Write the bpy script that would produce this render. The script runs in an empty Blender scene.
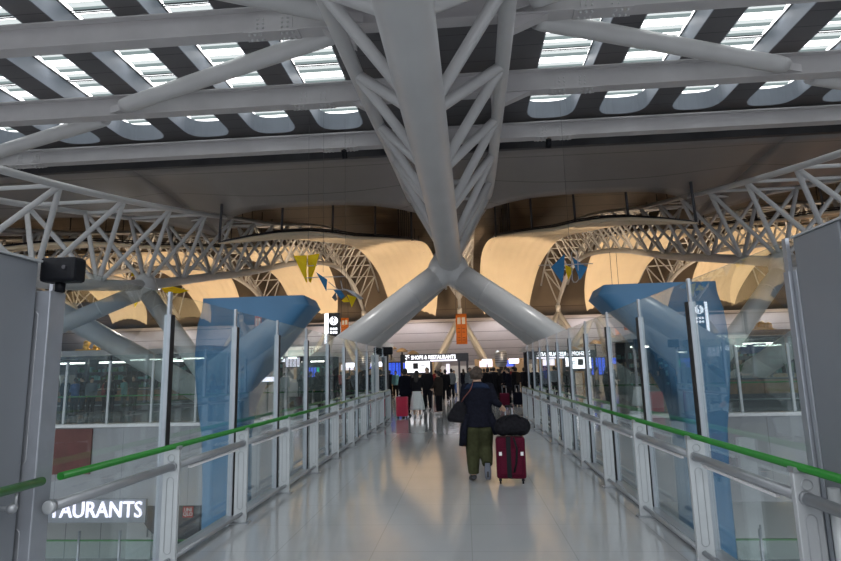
import bpy, bmesh, math, random
from mathutils import Vector, Matrix, Euler
random.seed(7)
R = math.radians
col = bpy.context.scene.collection
PI = math.pi
# ------------------------------------------------------------------ camera
F, PX, PY, H = 560.0, 420.5, 280.5, 1.62
ROLL = R(2.05)
def camv(px, py): return Vector(((px-PX)/F, -(py-PY)/F, 1.0))
fwd = camv(465.2, 370.1).normalized()
upv = Vector((-math.sin(ROLL), math.cos(ROLL), 0))
upv = (upv - fwd*upv.dot(fwd)).normalized()
rgt = upv.cross(fwd)
if rgt.x < 0: rgt = -rgt
def at(px, py, Y=None, X=None, Z=None):
    c = camv(px, py); d = Vector((c.dot(rgt), c.dot(fwd), c.dot(upv)))
    t = Y/d.y if Y is not None else (X/d.x if X is not None else (Z-H)/d.z)
    return Vector((0, 0, H)) + d*t
cd = bpy.data.cameras.new('camera'); cam = bpy.data.objects.new('camera', cd); col.objects.link(cam)
# rows: world axes expressed in camera axes (x right, y up, -z forward)
M3 = Matrix(((rgt.x, rgt.y, -rgt.z), (fwd.x, fwd.y, -fwd.z), (upv.x, upv.y, -upv.z)))
cam.matrix_world = Matrix.Translation((0, 0, H)) @ M3.to_4x4()
cd.sensor_width = 36; cd.lens = F/841*36; cd.clip_start = .05; cd.clip_end = 600
bpy.context.scene.camera = cam

# ------------------------------------------------------------------ materials
def mat(name, colr, rough=.5, metal=0, var=0, scale=6, bump=0, emit=0, spec=.5, emcol=None, coat=0, dist=.01):
    m = bpy.data.materials.new(name); m.use_nodes = True; nt = m.node_tree
    b = nt.nodes['Principled BSDF']; c = (*colr, 1)
    b.inputs['Base Color'].default_value = c; b.inputs['Roughness'].default_value = rough
    b.inputs['Metallic'].default_value = metal; b.inputs['Specular IOR Level'].default_value = spec
    b.inputs['Coat Weight'].default_value = coat
    if emit:
        b.inputs['Emission Color'].default_value = (*(emcol or colr), 1); b.inputs['Emission Strength'].default_value = emit
    if var or bump:
        tc = nt.nodes.new('ShaderNodeTexCoord'); n = nt.nodes.new('ShaderNodeTexNoise')
        n.inputs['Scale'].default_value = scale; n.inputs['Detail'].default_value = 4
        nt.links.new(tc.outputs['Object'], n.inputs['Vector'])
        if var:
            r = nt.nodes.new('ShaderNodeValToRGB'); r.color_ramp.elements[0].position = .3; r.color_ramp.elements[1].position = .7
            r.color_ramp.elements[0].color = (*[max(0, x*(1-var)) for x in colr], 1)
            r.color_ramp.elements[1].color = (*[min(1, x*(1+var)) for x in colr], 1)
            nt.links.new(n.outputs['Fac'], r.inputs['Fac']); nt.links.new(r.outputs['Color'], b.inputs['Base Color'])
        if bump:
            bp = nt.nodes.new('ShaderNodeBump'); bp.inputs['Strength'].default_value = bump; bp.inputs['Distance'].default_value = dist
            nt.links.new(n.outputs['Fac'], bp.inputs['Height']); nt.links.new(bp.outputs['Normal'], b.inputs['Normal'])
    return m
def stripes(name, c1, c2, axis, period, frac, rough=.5, bump=.3, spec=.5, metal=0):
    """thin joint lines of colour c2 every `period` metres along an axis"""
    m = mat(name, c1, rough, metal, spec=spec); nt = m.node_tree; b = nt.nodes['Principled BSDF']
    tc = nt.nodes.new('ShaderNodeTexCoord'); sx = nt.nodes.new('ShaderNodeSeparateXYZ')
    nt.links.new(tc.outputs['Object'], sx.inputs[0])
    fac = None
    for ax, pr, fr in ([(axis, period, frac)] if isinstance(axis, str) else list(zip(axis, period, frac))):
        d = nt.nodes.new('ShaderNodeMath'); d.operation = 'DIVIDE'; d.inputs[1].default_value = pr
        nt.links.new(sx.outputs[ax], d.inputs[0])
        f = nt.nodes.new('ShaderNodeMath'); f.operation = 'FRACT'; nt.links.new(d.outputs[0], f.inputs[0])
        l = nt.nodes.new('ShaderNodeMath'); l.operation = 'LESS_THAN'; l.inputs[1].default_value = fr
        nt.links.new(f.outputs[0], l.inputs[0])
        if fac is None: fac = l
        else:
            x = nt.nodes.new('ShaderNodeMath'); x.operation = 'MAXIMUM'
            nt.links.new(fac.outputs[0], x.inputs[0]); nt.links.new(l.outputs[0], x.inputs[1]); fac = x
    n = nt.nodes.new('ShaderNodeTexNoise'); n.inputs['Scale'].default_value = 1.3; n.inputs['Detail'].default_value = 5
    nt.links.new(tc.outputs['Object'], n.inputs['Vector'])
    mx0 = nt.nodes.new('ShaderNodeMix'); mx0.data_type = 'RGBA'
    mx0.inputs['A'].default_value = (*[x*.92 for x in c1], 1); mx0.inputs['B'].default_value = (*[min(1, x*1.07) for x in c1], 1)
    nt.links.new(n.outputs['Fac'], mx0.inputs['Factor'])
    mx = nt.nodes.new('ShaderNodeMix'); mx.data_type = 'RGBA'; mx.inputs['B'].default_value = (*c2, 1)
    nt.links.new(fac.outputs[0], mx.inputs['Factor']); nt.links.new(mx0.outputs['Result'], mx.inputs['A'])
    nt.links.new(mx.outputs['Result'], b.inputs['Base Color'])
    if bump:
        bp = nt.nodes.new('ShaderNodeBump'); bp.inputs['Strength'].default_value = bump; bp.inputs['Distance'].default_value = .02; bp.invert = True
        nt.links.new(fac.outputs[0], bp.inputs['Height']); nt.links.new(bp.outputs['Normal'], b.inputs['Normal'])
    return m
def glass_mat(name, tint, gain=1.0):
    m = bpy.data.materials.new(name); m.use_nodes = True; nt = m.node_tree; nt.nodes.clear()
    o = nt.nodes.new('ShaderNodeOutputMaterial'); mx = nt.nodes.new('ShaderNodeMixShader')
    t = nt.nodes.new('ShaderNodeBsdfTransparent'); t.inputs[0].default_value = (*tint, 1)
    g = nt.nodes.new('ShaderNodeBsdfGlossy'); g.inputs['Roughness'].default_value = .0; g.inputs[0].default_value = (.95, 1, 1, 1)
    f = nt.nodes.new('ShaderNodeLayerWeight'); f.inputs[0].default_value = .5      # Schlick, the same from both faces
    pw = nt.nodes.new('ShaderNodeMath'); pw.operation = 'POWER'; pw.inputs[1].default_value = 5; nt.links.new(f.outputs['Facing'], pw.inputs[0])
    k = nt.nodes.new('ShaderNodeMath'); k.operation = 'MULTIPLY_ADD'; k.inputs[1].default_value = .95*gain; k.inputs[2].default_value = .04*gain; k.use_clamp = True
    nt.links.new(pw.outputs[0], k.inputs[0]); nt.links.new(k.outputs[0], mx.inputs[0])
    nt.links.new(t.outputs[0], mx.inputs[1]); nt.links.new(g.outputs[0], mx.inputs[2]); nt.links.new(mx.outputs[0], o.inputs[0])
    return m
def translucent(name, c, mixf):
    m = bpy.data.materials.new(name); m.use_nodes = True; nt = m.node_tree; nt.nodes.clear()
    o = nt.nodes.new('ShaderNodeOutputMaterial'); mx = nt.nodes.new('ShaderNodeMixShader'); mx.inputs[0].default_value = mixf
    d = nt.nodes.new('ShaderNodeBsdfDiffuse'); d.inputs[0].default_value = (*c, 1)
    t = nt.nodes.new('ShaderNodeBsdfTranslucent'); t.inputs[0].default_value = (*c, 1)
    nt.links.new(d.outputs[0], mx.inputs[1]); nt.links.new(t.outputs[0], mx.inputs[2]); nt.links.new(mx.outputs[0], o.inputs[0])
    return m
MT = dict(
    lit2=mat('lit_pale', (.9, .88, 1), .5, emit=2.2),
    steel=mat('painted_steel', (.54, .545, .55), .29, var=.05, scale=.8, bump=.05),
    beam=mat('beam_paint', (.50, .49, .50), .5, var=.06, scale=1.2),
    alu=mat('brushed_aluminium', (.42, .45, .50), .42, .6, var=.05, scale=9),
    aluw=mat('satin_plate', (.52, .55, .575), .42, .25, var=.04, scale=7),
    rail=mat('stainless_rail', (.40, .42, .45), .36, .55, var=.05, scale=5),
    green=mat('green_handrail', (.015, .19, .02), .28, var=.1, scale=12, coat=.3),
    gasket=mat('black_gasket', (.01, .01, .012), .5),
    panel=mat('grey_panel', (.24, .26, .29), .38, .2, var=.04, scale=2, bump=.03),
    black=mat('black_plastic', (.008, .009, .012), .5, var=.2, scale=30, bump=.1, spec=.15),
    blue=mat('blue_duct', (.06, .18, .33), .4, var=.06, scale=1.5),
    bluedk=mat('blue_cloth', (.03, .17, .36), .8, var=.1, scale=20),
    yellow=translucent('yellow_cloth', (.95, .74, .04), .35),
    sail=mat('sail_membrane', (.78, .68, .52), .7, var=.04, scale=.3),
    darkpanel=stripes('ceiling_panel', (.12, .118, .125), (.03, .03, .03), 'Y', .8, .03, .6),
    reveal=mat('skylight_reveal', (.27, .30, .35), .45, var=.04, scale=1),
    soffit=stripes('soffit_panel', (.22, .205, .20), (.07, .065, .06), 'Y', 2.2, .02, .33, spec=.6),
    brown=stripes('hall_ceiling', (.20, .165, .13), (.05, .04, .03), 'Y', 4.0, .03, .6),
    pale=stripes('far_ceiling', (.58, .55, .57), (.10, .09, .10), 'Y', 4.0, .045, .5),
    floor=stripes('floor_tiles', (.40, .415, .43), (.33, .34, .35), ('X', 'Y'), (.9, .9), (.01, .01), .11, bump=.04, spec=.7),
    wallw=mat('white_panel', (.62, .64, .66), .5, var=.03, scale=1),
    wallg=stripes('fascia_panel', (.33, .34, .365), (.2, .2, .22), 'X', 2.4, .008, .45),
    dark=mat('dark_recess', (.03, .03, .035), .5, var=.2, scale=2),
    frame=mat('dark_frame', (.06, .06, .07), .4, .4, var=.1, scale=3),
    wood=mat('brown_wood', (.25, .13, .06), .5, var=.25, scale=5),
    tan=mat('tan_counter', (.45, .33, .2), .5, var=.1, scale=4),
    white=mat('white_gloss', (.8, .8, .82), .3, var=.02, scale=2),
    lit=mat('lit_white', (.9, .9, .95), .5, emit=1.6),
    litw=mat('lit_sign_white', (.9, .86, 1), .5, emit=.95),
    litlamp=mat('lamp_white', (1, .95, .88), .5, emit=5),
    litwarm=mat('lamp_warm', (1, .7, .35), .5, emit=4),
    litblue=mat('screen_blue', (.05, .12, .8), .4, emit=.9),
    litgreen=mat('screen_green', (.02, .6, .3), .4, emit=.7),
    ink=mat('black_ink', (.01, .01, .012), .5),
    orange=mat('orange_banner', (.72, .20, .03), .7, var=.1, scale=3),
    orangedk=mat('orange_banner_dark', (.35, .08, .02), .7),
    cream=mat('cream_sign', (.75, .72, .66), .5, var=.03, scale=3),
    creamlit=mat('cream_reflection', (.75, .72, .64), .5, emit=1.0),
    red=mat('red_logo', (.6, .03, .03), .5),
    redbrown=mat('red_brown_poster', (.14, .05, .045), .5, var=.15, scale=2),
    plant=mat('green_leaf', (.05, .16, .04), .6, var=.4, scale=20),
    gold=mat('gold_ornament', (.75, .42, .06), .35, .3, var=.2, scale=10),
    glass=glass_mat('clear_glass', (.93, .965, .965), 1.5),
    glassg=glass_mat('greenish_glass', (.86, .92, .91), 1.0),
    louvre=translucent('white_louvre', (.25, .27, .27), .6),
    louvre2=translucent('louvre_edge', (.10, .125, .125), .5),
    # clothing
    navy=mat('navy_cloth', (.008, .009, .016), .9, spec=.1, var=.3, scale=25, bump=.3),
    bluenavy=mat('blue_cloth_yoke', (.012, .02, .045), .9, spec=.1, var=.3, scale=25, bump=.3),
    olive=mat('olive_cloth', (.042, .045, .022), .9, spec=.1, var=.25, scale=12, bump=.3),
    blackc=mat('black_cloth', (.012, .012, .015), .9, spec=.1, var=.3, scale=25, bump=.3),
    brownc=mat('dark_brown_cloth', (.035, .028, .024), .9, spec=.1, var=.3, scale=25, bump=.3),
    greyc=mat('grey_cloth', (.16, .18, .2), .9, spec=.1, var=.2, scale=25, bump=.3),
    whitec=mat('white_cloth', (.72, .76, .76), .9, spec=.1, var=.06, scale=25, bump=.3),
    tealc=mat('pale_teal_cloth', (.2, .42, .42), .9, spec=.1, var=.1, scale=25),
    beigec=mat('beige_cloth', (.45, .35, .25), .9, spec=.1, var=.1, scale=25),
    bluec=mat('mid_blue_cloth', (.06, .12, .3), .9, spec=.1, var=.1, scale=25),
    redc=mat('dull_red_cloth', (.25, .04, .04), .9, spec=.1, var=.1, scale=25),
    skin=mat('skin', (.5, .32, .23), .5, var=.06, scale=8),
    hairb=mat('black_hair', (.012, .01, .009), .5, var=.3, scale=40, bump=.5),
    hairg=mat('grey_brown_hair', (.05, .034, .025), .7, var=.5, scale=45, bump=.9, dist=.02),
    shoe=mat('black_shoe', (.015, .015, .018), .5), sole=mat('grey_sole', (.1, .11, .14), .7),
    shoew=mat('white_shoe', (.7, .7, .7), .5),
    burg=mat('burgundy_fabric', (.075, .004, .018), .75, spec=.15, var=.2, scale=60, bump=.3),
    redcase=mat('red_shell', (.55, .02, .07), .3, var=.05, scale=4, coat=.3),
    strap=mat('brown_strap', (.16, .05, .04), .6),
)
# ------------------------------------------------------------------ mesh building
class MB:
    def __init__(s): s.v = []; s.f = []; s.sm = []
    def add(s, vs, fs, smooth=False):
        n = len(s.v); s.v += [Vector(v) for v in vs]; s.f += [tuple(i+n for i in f) for f in fs]; s.sm += [smooth]*len(fs); return s
    def box(s, a, b, M=None):
        (x0, y0, z0), (x1, y1, z1) = a, b
        vs = [Vector(p) for p in ((x0,y0,z0),(x1,y0,z0),(x1,y1,z0),(x0,y1,z0),(x0,y0,z1),(x1,y0,z1),(x1,y1,z1),(x0,y1,z1))]
        if M: vs = [M @ v for v in vs]
        return s.add(vs, [(0,3,2,1),(4,5,6,7),(0,1,5,4),(1,2,6,5),(2,3,7,6),(3,0,4,7)])
    def tube(s, p, q, r, r2=None, n=12, cap=True):
        return s.sweep([p, q], [r, r if r2 is None else r2], n, cap)
    def sweep(s, pts, rs, n=12, cap=True, up=None, flat=1.0):
        pts = [Vector(p) for p in pts]
        if not isinstance(rs, (list, tuple)): rs = [rs]*len(pts)
        vs = []; U = None
        for i, p in enumerate(pts):
            t = (pts[min(i+1, len(pts)-1)] - pts[max(i-1, 0)]).normalized()
            if U is None:
                a = Vector(up) if up else (Vector((0,0,1)) if abs(t.z) < .9 else Vector((0,1,0)))
            else: a = U
            U = (a - t*a.dot(t)).normalized(); W = t.cross(U)
            r = rs[i]; ra, rb = r if isinstance(r, tuple) else (r, r*flat)
            for k in range(n):
                g = 2*PI*k/n; vs.append(p + W*ra*math.cos(g) + U*rb*math.sin(g))
        fs = []; m = len(pts)
        for i in range(m-1):
            for k in range(n): fs.append((i*n+k, i*n+(k+1)%n, (i+1)*n+(k+1)%n, (i+1)*n+k))
        s.add(vs, fs, True)
        if cap:
            s.add([vs[k] for k in range(n)], [tuple(range(n-1, -1, -1))]); s.add([vs[(m-1)*n+k] for k in range(n)], [tuple(range(n))])
        return s
    def ball(s, c, r, nu=14, nv=9, M=None):
        r = r if isinstance(r, tuple) else (r, r, r); c = Vector(c)
        vs = []
        for j in range(nv+1):
            th = PI*j/nv
            for i in range(nu):
                ph = 2*PI*i/nu; v = Vector((r[0]*math.sin(th)*math.cos(ph), r[1]*math.sin(th)*math.sin(ph), r[2]*math.cos(th)))
                if M: v = M @ v
                vs.append(c+v)
        fs = [(j*nu+i, (j+1)*nu+i, (j+1)*nu+(i+1)%nu, j*nu+(i+1)%nu) for j in range(nv) for i in range(nu)]
        return s.add(vs, fs, True)
    def prism(s, poly, axis, a, b):
        """poly: 2-D points, extruded from a to b along axis"""
        def P(u, v, w): return {'X': (w, u, v), 'Y': (u, w, v), 'Z': (u, v, w)}[axis]
        n = len(poly); vs = [P(u, v, a) for u, v in poly] + [P(u, v, b) for u, v in poly]
        return s.add(vs, [tuple(range(n-1, -1, -1)), tuple(range(n, 2*n))] + [(i, (i+1) % n, n+(i+1) % n, n+i) for i in range(n)])
    def grid(s, rows, smooth=True, thick=0):
        m, n = len(rows), len(rows[0]); vs = [Vector(p) for r in rows for p in r]
        fs = [(i*n+j, i*n+j+1, (i+1)*n+j+1, (i+1)*n+j) for i in range(m-1) for j in range(n-1)]
        if not thick: return s.add(vs, fs, smooth)
        nr = []
        for i in range(m):
            for j in range(n):
                a = vs[i*n+min(j+1, n-1)] - vs[i*n+max(j-1, 0)]; b = vs[min(i+1, m-1)*n+j] - vs[max(i-1, 0)*n+j]
                nr.append(a.cross(b).normalized())
        N = len(vs); v2 = vs + [v + k*thick for v, k in zip(vs, nr)]
        f2 = fs + [tuple(N+q for q in reversed(f)) for f in fs]
        for i in range(m-1): f2 += [(i*n, (i+1)*n, N+(i+1)*n, N+i*n), (i*n+n-1, N+i*n+n-1, N+(i+1)*n+n-1, (i+1)*n+n-1)]
        for j in range(n-1): f2 += [(j, N+j, N+j+1, j+1), ((m-1)*n+j, (m-1)*n+j+1, N+(m-1)*n+j+1, N+(m-1)*n+j)]
        return s.add(v2, f2, smooth)
    def build(s, name, m, parent=None, local=False, remesh=0, smooth=None, bevel=0, fix=True):
        off = Vector((0, 0, 0))
        if parent is not None and not local:
            r = parent
            while r.parent is not None: r = r.parent
            off = r.location
        me = bpy.data.meshes.new(name); me.from_pydata([v-off for v in s.v], [], s.f)
        me.polygons.foreach_set('use_smooth', s.sm); me.materials.append(m)
        if fix:
            bm = bmesh.new(); bm.from_mesh(me)
            if not remesh: bmesh.ops.remove_doubles(bm, verts=bm.verts, dist=1e-5)
            bmesh.ops.recalc_face_normals(bm, faces=bm.faces)
            if bevel:
                es = [e for e in bm.edges if len(e.link_faces) == 2 and e.calc_face_angle() > .6]
                bmesh.ops.bevel(bm, geom=es, offset=bevel, segments=2, affect='EDGES', profile=.5)
            bm.to_mesh(me); bm.free()
        if remesh:
            t = bpy.data.objects.new('t', me); col.objects.link(t)
            rm = t.modifiers.new('r', 'REMESH'); rm.mode = 'VOXEL'; rm.voxel_size = remesh; rm.use_smooth_shade = True
            sm = t.modifiers.new('s', 'SMOOTH'); sm.factor = .5; sm.iterations = 3
            dg = bpy.context.evaluated_depsgraph_get(); dg.update()
            me2 = bpy.data.meshes.new_from_object(t.evaluated_get(dg)); bpy.data.objects.remove(t); bpy.data.meshes.remove(me); me = me2
            me.name = name
            if not me.materials: me.materials.append(m)
            me.polygons.foreach_set('use_smooth', [True]*len(me.polygons))
        o = bpy.data.objects.new(name, me); col.objects.link(o)
        if parent is not None: o.parent = parent
        return o
def tag(o, label=None, cat=None, group=None, kind=None):
    for k, v in (('label', label), ('category', cat), ('group', group), ('kind', kind)):
        if v: o[k] = v
    return o
def thing(name, label, cat, loc=(0, 0, 0), rz=0, group=None):
    o = bpy.data.objects.new(name, None); col.objects.link(o); o.empty_display_size = .2
    o.location = loc; o.rotation_euler = (0, 0, rz); return tag(o, label, cat, group)
def struct(name, mb, m, parent=None, **k):
    o = mb.build(name, m, parent, **k)
    if parent is None: o['kind'] = 'structure'
    return o
KIDS = {}
def copy_tree(o, parent=None):
    c = o.copy(); col.objects.link(c); c.parent = parent
    for ch in list(o.children): copy_tree(ch, c)
    return c
def text_mb(body, size, M, depth=.01, mirror=False, bold=0, fit=None):
    cu = bpy.data.curves.new('t', 'FONT'); cu.body = body; cu.size = size; cu.align_x = 'CENTER'; cu.align_y = 'CENTER'
    cu.extrude = depth; cu.offset = bold; cu.resolution_u = 3
    t = bpy.data.objects.new('t', cu); col.objects.link(t)
    dg = bpy.context.evaluated_depsgraph_get(); dg.update()
    me = bpy.data.meshes.new_from_object(t.evaluated_get(dg)); bpy.data.objects.remove(t); bpy.data.curves.remove(cu)
    mb = MB(); vs = [v.co.copy() for v in me.vertices]
    if fit:
        w = max(v.x for v in vs) - min(v.x for v in vs)
        for v in vs: v.x *= fit/w
    if mirror:
        for v in vs: v.x = -v.x
    mb.add([M @ v for v in vs], [tuple(p.vertices) for p in me.polygons]); bpy.data.meshes.remove(me)
    return mb
def facing(x, y, z, rz=0):   # text standing upright, read from -Y
    return Matrix.Translation((x, y, z)) @ Matrix.Rotation(rz, 4, 'Z') @ Matrix.Rotation(PI/2, 4, 'X')
def interp(pts, n=40):
    """smooth curve through (y, z) control points -> function z(y)"""
    def f(y):
        if y <= pts[0][0]: return pts[0][1] + (y-pts[0][0])*(pts[1][1]-pts[0][1])/(pts[1][0]-pts[0][0])
        if y >= pts[-1][0]: return pts[-1][1] + (y-pts[-1][0])*(pts[-1][1]-pts[-2][1])/(pts[-1][0]-pts[-2][0])
        for i in range(len(pts)-1):
            if pts[i][0] <= y <= pts[i+1][0]: break
        def sl(k):
            if k == 0: return (pts[1][1]-pts[0][1])/(pts[1][0]-pts[0][0])
            if k == len(pts)-1: return (pts[-1][1]-pts[-2][1])/(pts[-1][0]-pts[-2][0])
            return (pts[k+1][1]-pts[k-1][1])/(pts[k+1][0]-pts[k-1][0])
        h = pts[i+1][0]-pts[i][0]; t = (y-pts[i][0])/h
        return ((2*t**3-3*t*t+1)*pts[i][1] + (t**3-2*t*t+t)*h*sl(i) + (-2*t**3+3*t*t)*pts[i+1][1] + (t**3-t*t)*h*sl(i+1))
    return f
CX = -.5; BAY = 14.4; YN = 25.0
# ================================================================== BRIDGE
XL, XR, SP, RH = -2.485, 1.84, 1.545, 1.028
b = MB(); b.box((-2.86, -9, -.45), (2.2, 19.5, 0)); struct('floor', b, MT['floor'])
# hall slab
b = MB(); b.box((-90, 19.5, -.5), (90, 121, 0)); struct('floor', b, MT['floor'])
b = MB(); b.box((-90, 19.32, -2.7), (90, 19.5, -.06)); struct('wall_hall_edge', b, MT['wallg'])
for n_, (xa, xb) in enumerate(((-90, -2.95), (2.3, 60))):
    b = MB(); b.box((xa, 19.22, -.06), (xb, 19.62, .05)); struct('trim_%d' % (n_*3+1), b, MT['white'])
def plate_post(x, y, s, root, label=None):
    """flat upright plate with a stadium groove, seen face on; s = side the walkway lies on"""
    w = .14; xa = x - s*w if s > 0 else x; xb = x if s > 0 else x + w
    b = MB(); b.box((xa, y-.02, .012), (xb, y+.02, RH-.02))
    o = b.build('post', MT['aluw'], root, bevel=.006)
    g = MB(); xc = (xa+xb)/2
    for (z0, z1) in ((.18, .74), (.93, .93)):
        pts = [Vector((xc+.03*math.cos(PI*k/12), y-.021, z1+.03*math.sin(PI*k/12))) for k in range(13)] + [Vector((xc+.03*math.cos(PI*k/12), y-.021, z0+.03*math.sin(PI*k/12))) for k in range(12, 25)]
        pts.append(pts[0].copy())
        g.sweep(pts, .0035, 5, False)
    g.build('groove', MT['rail'], o)
    f = MB(); f.box((xa-.03, y-.06, 0), (xb+.03, y+.06, .014)); f.build('foot_plate', MT['rail'], o)
    c = MB(); c.box((xc-.02*1 + s*.05, y-.03, RH-.03), (xc+.02 + s*.05, y+.03, RH+.0)); c.build('bracket', MT['rail'], o)
def railing(x, s, y0, n, ystart, label):
    root = thing('bridge_railing', label, 'railing', (x, y0, 0))
    for k in range(n): plate_post(x, y0+SP*k, s, root)
    y1 = y0+SP*(n-1)
    xh = x - s*.045
    b = MB(); b.sweep([(xh, ystart, RH), (xh, (ystart+y1)/2, RH), (xh, y1+.05, RH)], .024, 16); b.build('handrail', MT['green'], root)
    xg = x - s*.055
    if s > 0: b = MB(); b.ball((xg, ystart-.072, .86), (.0405, .012, .0405), 16, 10); b.build('end_cap', MT['aluw'], root)
    ks = [(ystart-.07, y0-.021)]+[(y0+SP*k+.021, y0+SP*(k+1)-.021) for k in range(n-1)]
    for ya, yb in ks:
        b = MB(); b.tube((xg, ya, .86), (xg, yb, .86), .034, n=16); b.tube((xg, ya, .86), (xg, ya+.03, .86), .040, n=16); b.tube((xg, yb-.03, .86), (xg, yb, .86), .040, n=16); b.build('guard_rail', MT['rail'], root)
    b = MB()
    for k in range(n-1): b.box((xg-.012, y0+SP*k+.28, .80), (xg+.012, y0+SP*(k+1)-.16, .822))
    b.build('light_strip', MT['white'], root)
    for ya, yb in ks: b = MB(); b.tube((xg, ya, .10), (xg, yb, .10), .022, n=12); b.build('kick_rail', MT['rail'], root)
    b = MB(); b.box((x-s*.17-.02, ystart, .02), (x-s*.17+.02, y1, .06)); b.build('curb_bar', MT['rail'], root)
railing(XL, 1, 4.85-SP*0, 10, 3.44, 'long left bridge railing with green handrail over grey upright plates')
railing(XR, -1, 3.505, 11, 1.2, 'long right bridge railing with green handrail running to the right picture edge')
# handrail stub before the near left post
t = thing('handrail_stub', 'short green handrail end with steel bracket on the near left grey panel', 'handrail', (-2.5, 3.2, RH))
b = MB(); b.sweep([(-2.53, 1.3, RH+.0), (-2.53, 3.28, RH)], .026, 16); b.ball((-2.53, 3.28, RH), .026); b.build('handrail', MT['green'], t)
b = MB(); b.tube((-2.53, 3.1, RH-.03), (-2.53, 3.1, RH-.11), .008); b.tube((-2.53, 3.1, RH-.11), (-2.66, 3.1, RH-.11), .012); b.ball((-2.55, 3.1, RH-.11), (.03, .03, .03)); b.build('bracket', MT['rail'], t)
# tall glass screens
def screen(x, s, ys, root_label, x2):
    root = thing('glass_screen', root_label, 'glass screen', (x, ys[0], 0))
    for i, y in enumerate(ys):
        b = MB(); b.box((x-.028, y-.03, -.2), (x+.035, y+.03, 2.2)); p = b.build('mullion', MT['alu'], root, bevel=.004)
        b = MB(); b.box((min(x+s*.026, x+s*.037), y-.02, -.2), (max(x+s*.026, x+s*.037), y+.05, 2.2)); (b.build('gasket', MT['gasket'], p) if i else None)
        b = MB(); b.box((x-.012, y-.012, 2.2), (x+.012, y+.03, 2.42)); b.build('clamp_rod', MT['alu'], p)
        if i: 
            ya = ys[i-1]+.05
            b = MB(); b.box((x-.006, ya, .03), (x+.006, y-.035, 2.40)); b.build('glass_pane', MT['glass'], root)
    b = MB(); b.box((x-.05, ys[0], -.3), (x+.05, ys[-1], .03)); b.build('sill', MT['rail'], root)
XGL, XGR = -2.77, 2.12
ysl = [3.55] + [4.85+.22+SP*k for k in range(0, 10)]
ysr = [3.75] + [3.505+SP+.33+SP*k for k in range(0, 10)]
screen(XGL, 1, ysl, 'row of tall glass panes with slim metal mullions along the left of the bridge', 0)
screen(XGR, -1, ysr, 'row of tall glass panes with slim metal mullions along the right of the bridge', 0)
# near solid panels
t = thing('side_panel', 'large grey solid screen panel at the left picture edge', 'panel', (-2.72, 3.2, 0))
b = MB(); b.box((-2.85, .4, -.2), (-2.68, 3.30, 2.36)); b.build('panel_board', MT['panel'], t, bevel=.008)
b = MB(); b.box((-2.80, 3.32, -.2), (-2.60, 3.46, 2.18)); p = b.build('end_post', MT['alu'], t, bevel=.006)
g = MB()
for z0, z1 in ((.25, .72), (1.15, 2.02)):
    g.sweep([Vector((-2.70+.03*math.cos(PI*k/12), 3.318, z1+.03*math.sin(PI*k/12))) for k in range(13)]+[Vector((-2.70+.03*math.cos(PI*k/12), 3.318, z0+.03*math.sin(PI*k/12))) for k in range(12, 25)]+[Vector((-2.67, 3.318, z1))], .004, 5, False)
g.build('groove', MT['rail'], p)
b = MB(); b.box((-2.87, .4, 2.36), (-2.66, 3.31, 2.375)); b.build('top_cap', MT['aluw'], t)
t = thing('side_panel', 'large grey solid screen panel at the right picture edge', 'panel', (2.1, 3.2, 0))
b = MB(); b.box((2.11, 3.22, -.2), (2.27, 3.66, 2.40)); b.build('panel_board', MT['panel'], t, bevel=.008)
b = MB(); b.box((2.11, .4, -.2), (2.27, 3.19, 2.40)); b.build('panel_board', MT['panel'], t, bevel=.008)
b = MB(); b.box((2.10, .4, 2.40), (2.28, 3.67, 2.412)); b.build('top_cap', MT['aluw'], t)
b = MB(); b.box((2.11, 3.67, -.2), (2.20, 3.71, 2.2)); b.build('end_post', MT['alu'], t, bevel=.006)
b = MB(); b.tube((2.0, 3.4, 0), (2.0, 3.4, .93), .03); b.build('cable_pipe', MT['aluw'], t)
# black sensor on the left post
t = thing('sensor_box', 'black boxy sensor on top of the near left end post', 'sensor', (-2.66, 3.38, 2.18))
b = MB(); b.box((-2.70, 3.33, 2.24), (-2.46, 3.45, 2.40)); b.build('housing', MT['black'], t, bevel=.02)
b = MB(); b.tube((-2.60, 3.40, 2.18), (-2.60, 3.40, 2.25), .03); b.build('stem', MT['black'], t)
b = MB(); b.tube((-2.53, 3.333, 2.33), (-2.53, 3.322, 2.33), .013); b.build('lens', MT['frame'], t)
# end posts of the left screen with a second black sensor
t = thing('gate_frame', 'white metal gate posts at the far end of the left railing', 'gate', (-2.6, 18.9, 0))
for y in (17.3, 19.1):
    b = MB(); b.box((-2.73, y-.04, 0), (-2.65, y+.04, 2.15)); b.build('post', MT['aluw'], t)
b = MB(); b.box((-2.70, 17.35, .1), (-2.68, 19.05, 2.1)); b.build('glass_pane', MT['glass'], t)
t = thing('sensor_box', 'small black sensor on the far gate post left of the walkway', 'sensor', (-2.69, 19.1, 2.15))
b = MB(); b.box((-2.80, 19.02, 2.2), (-2.44, 19.17, 2.46)); b.build('housing', MT['black'], t, bevel=.04)
b = MB(); b.tube((-2.69, 19.1, 2.15), (-2.69, 19.1, 2.22), .03); b.build('stem', MT['black'], t)
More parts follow.
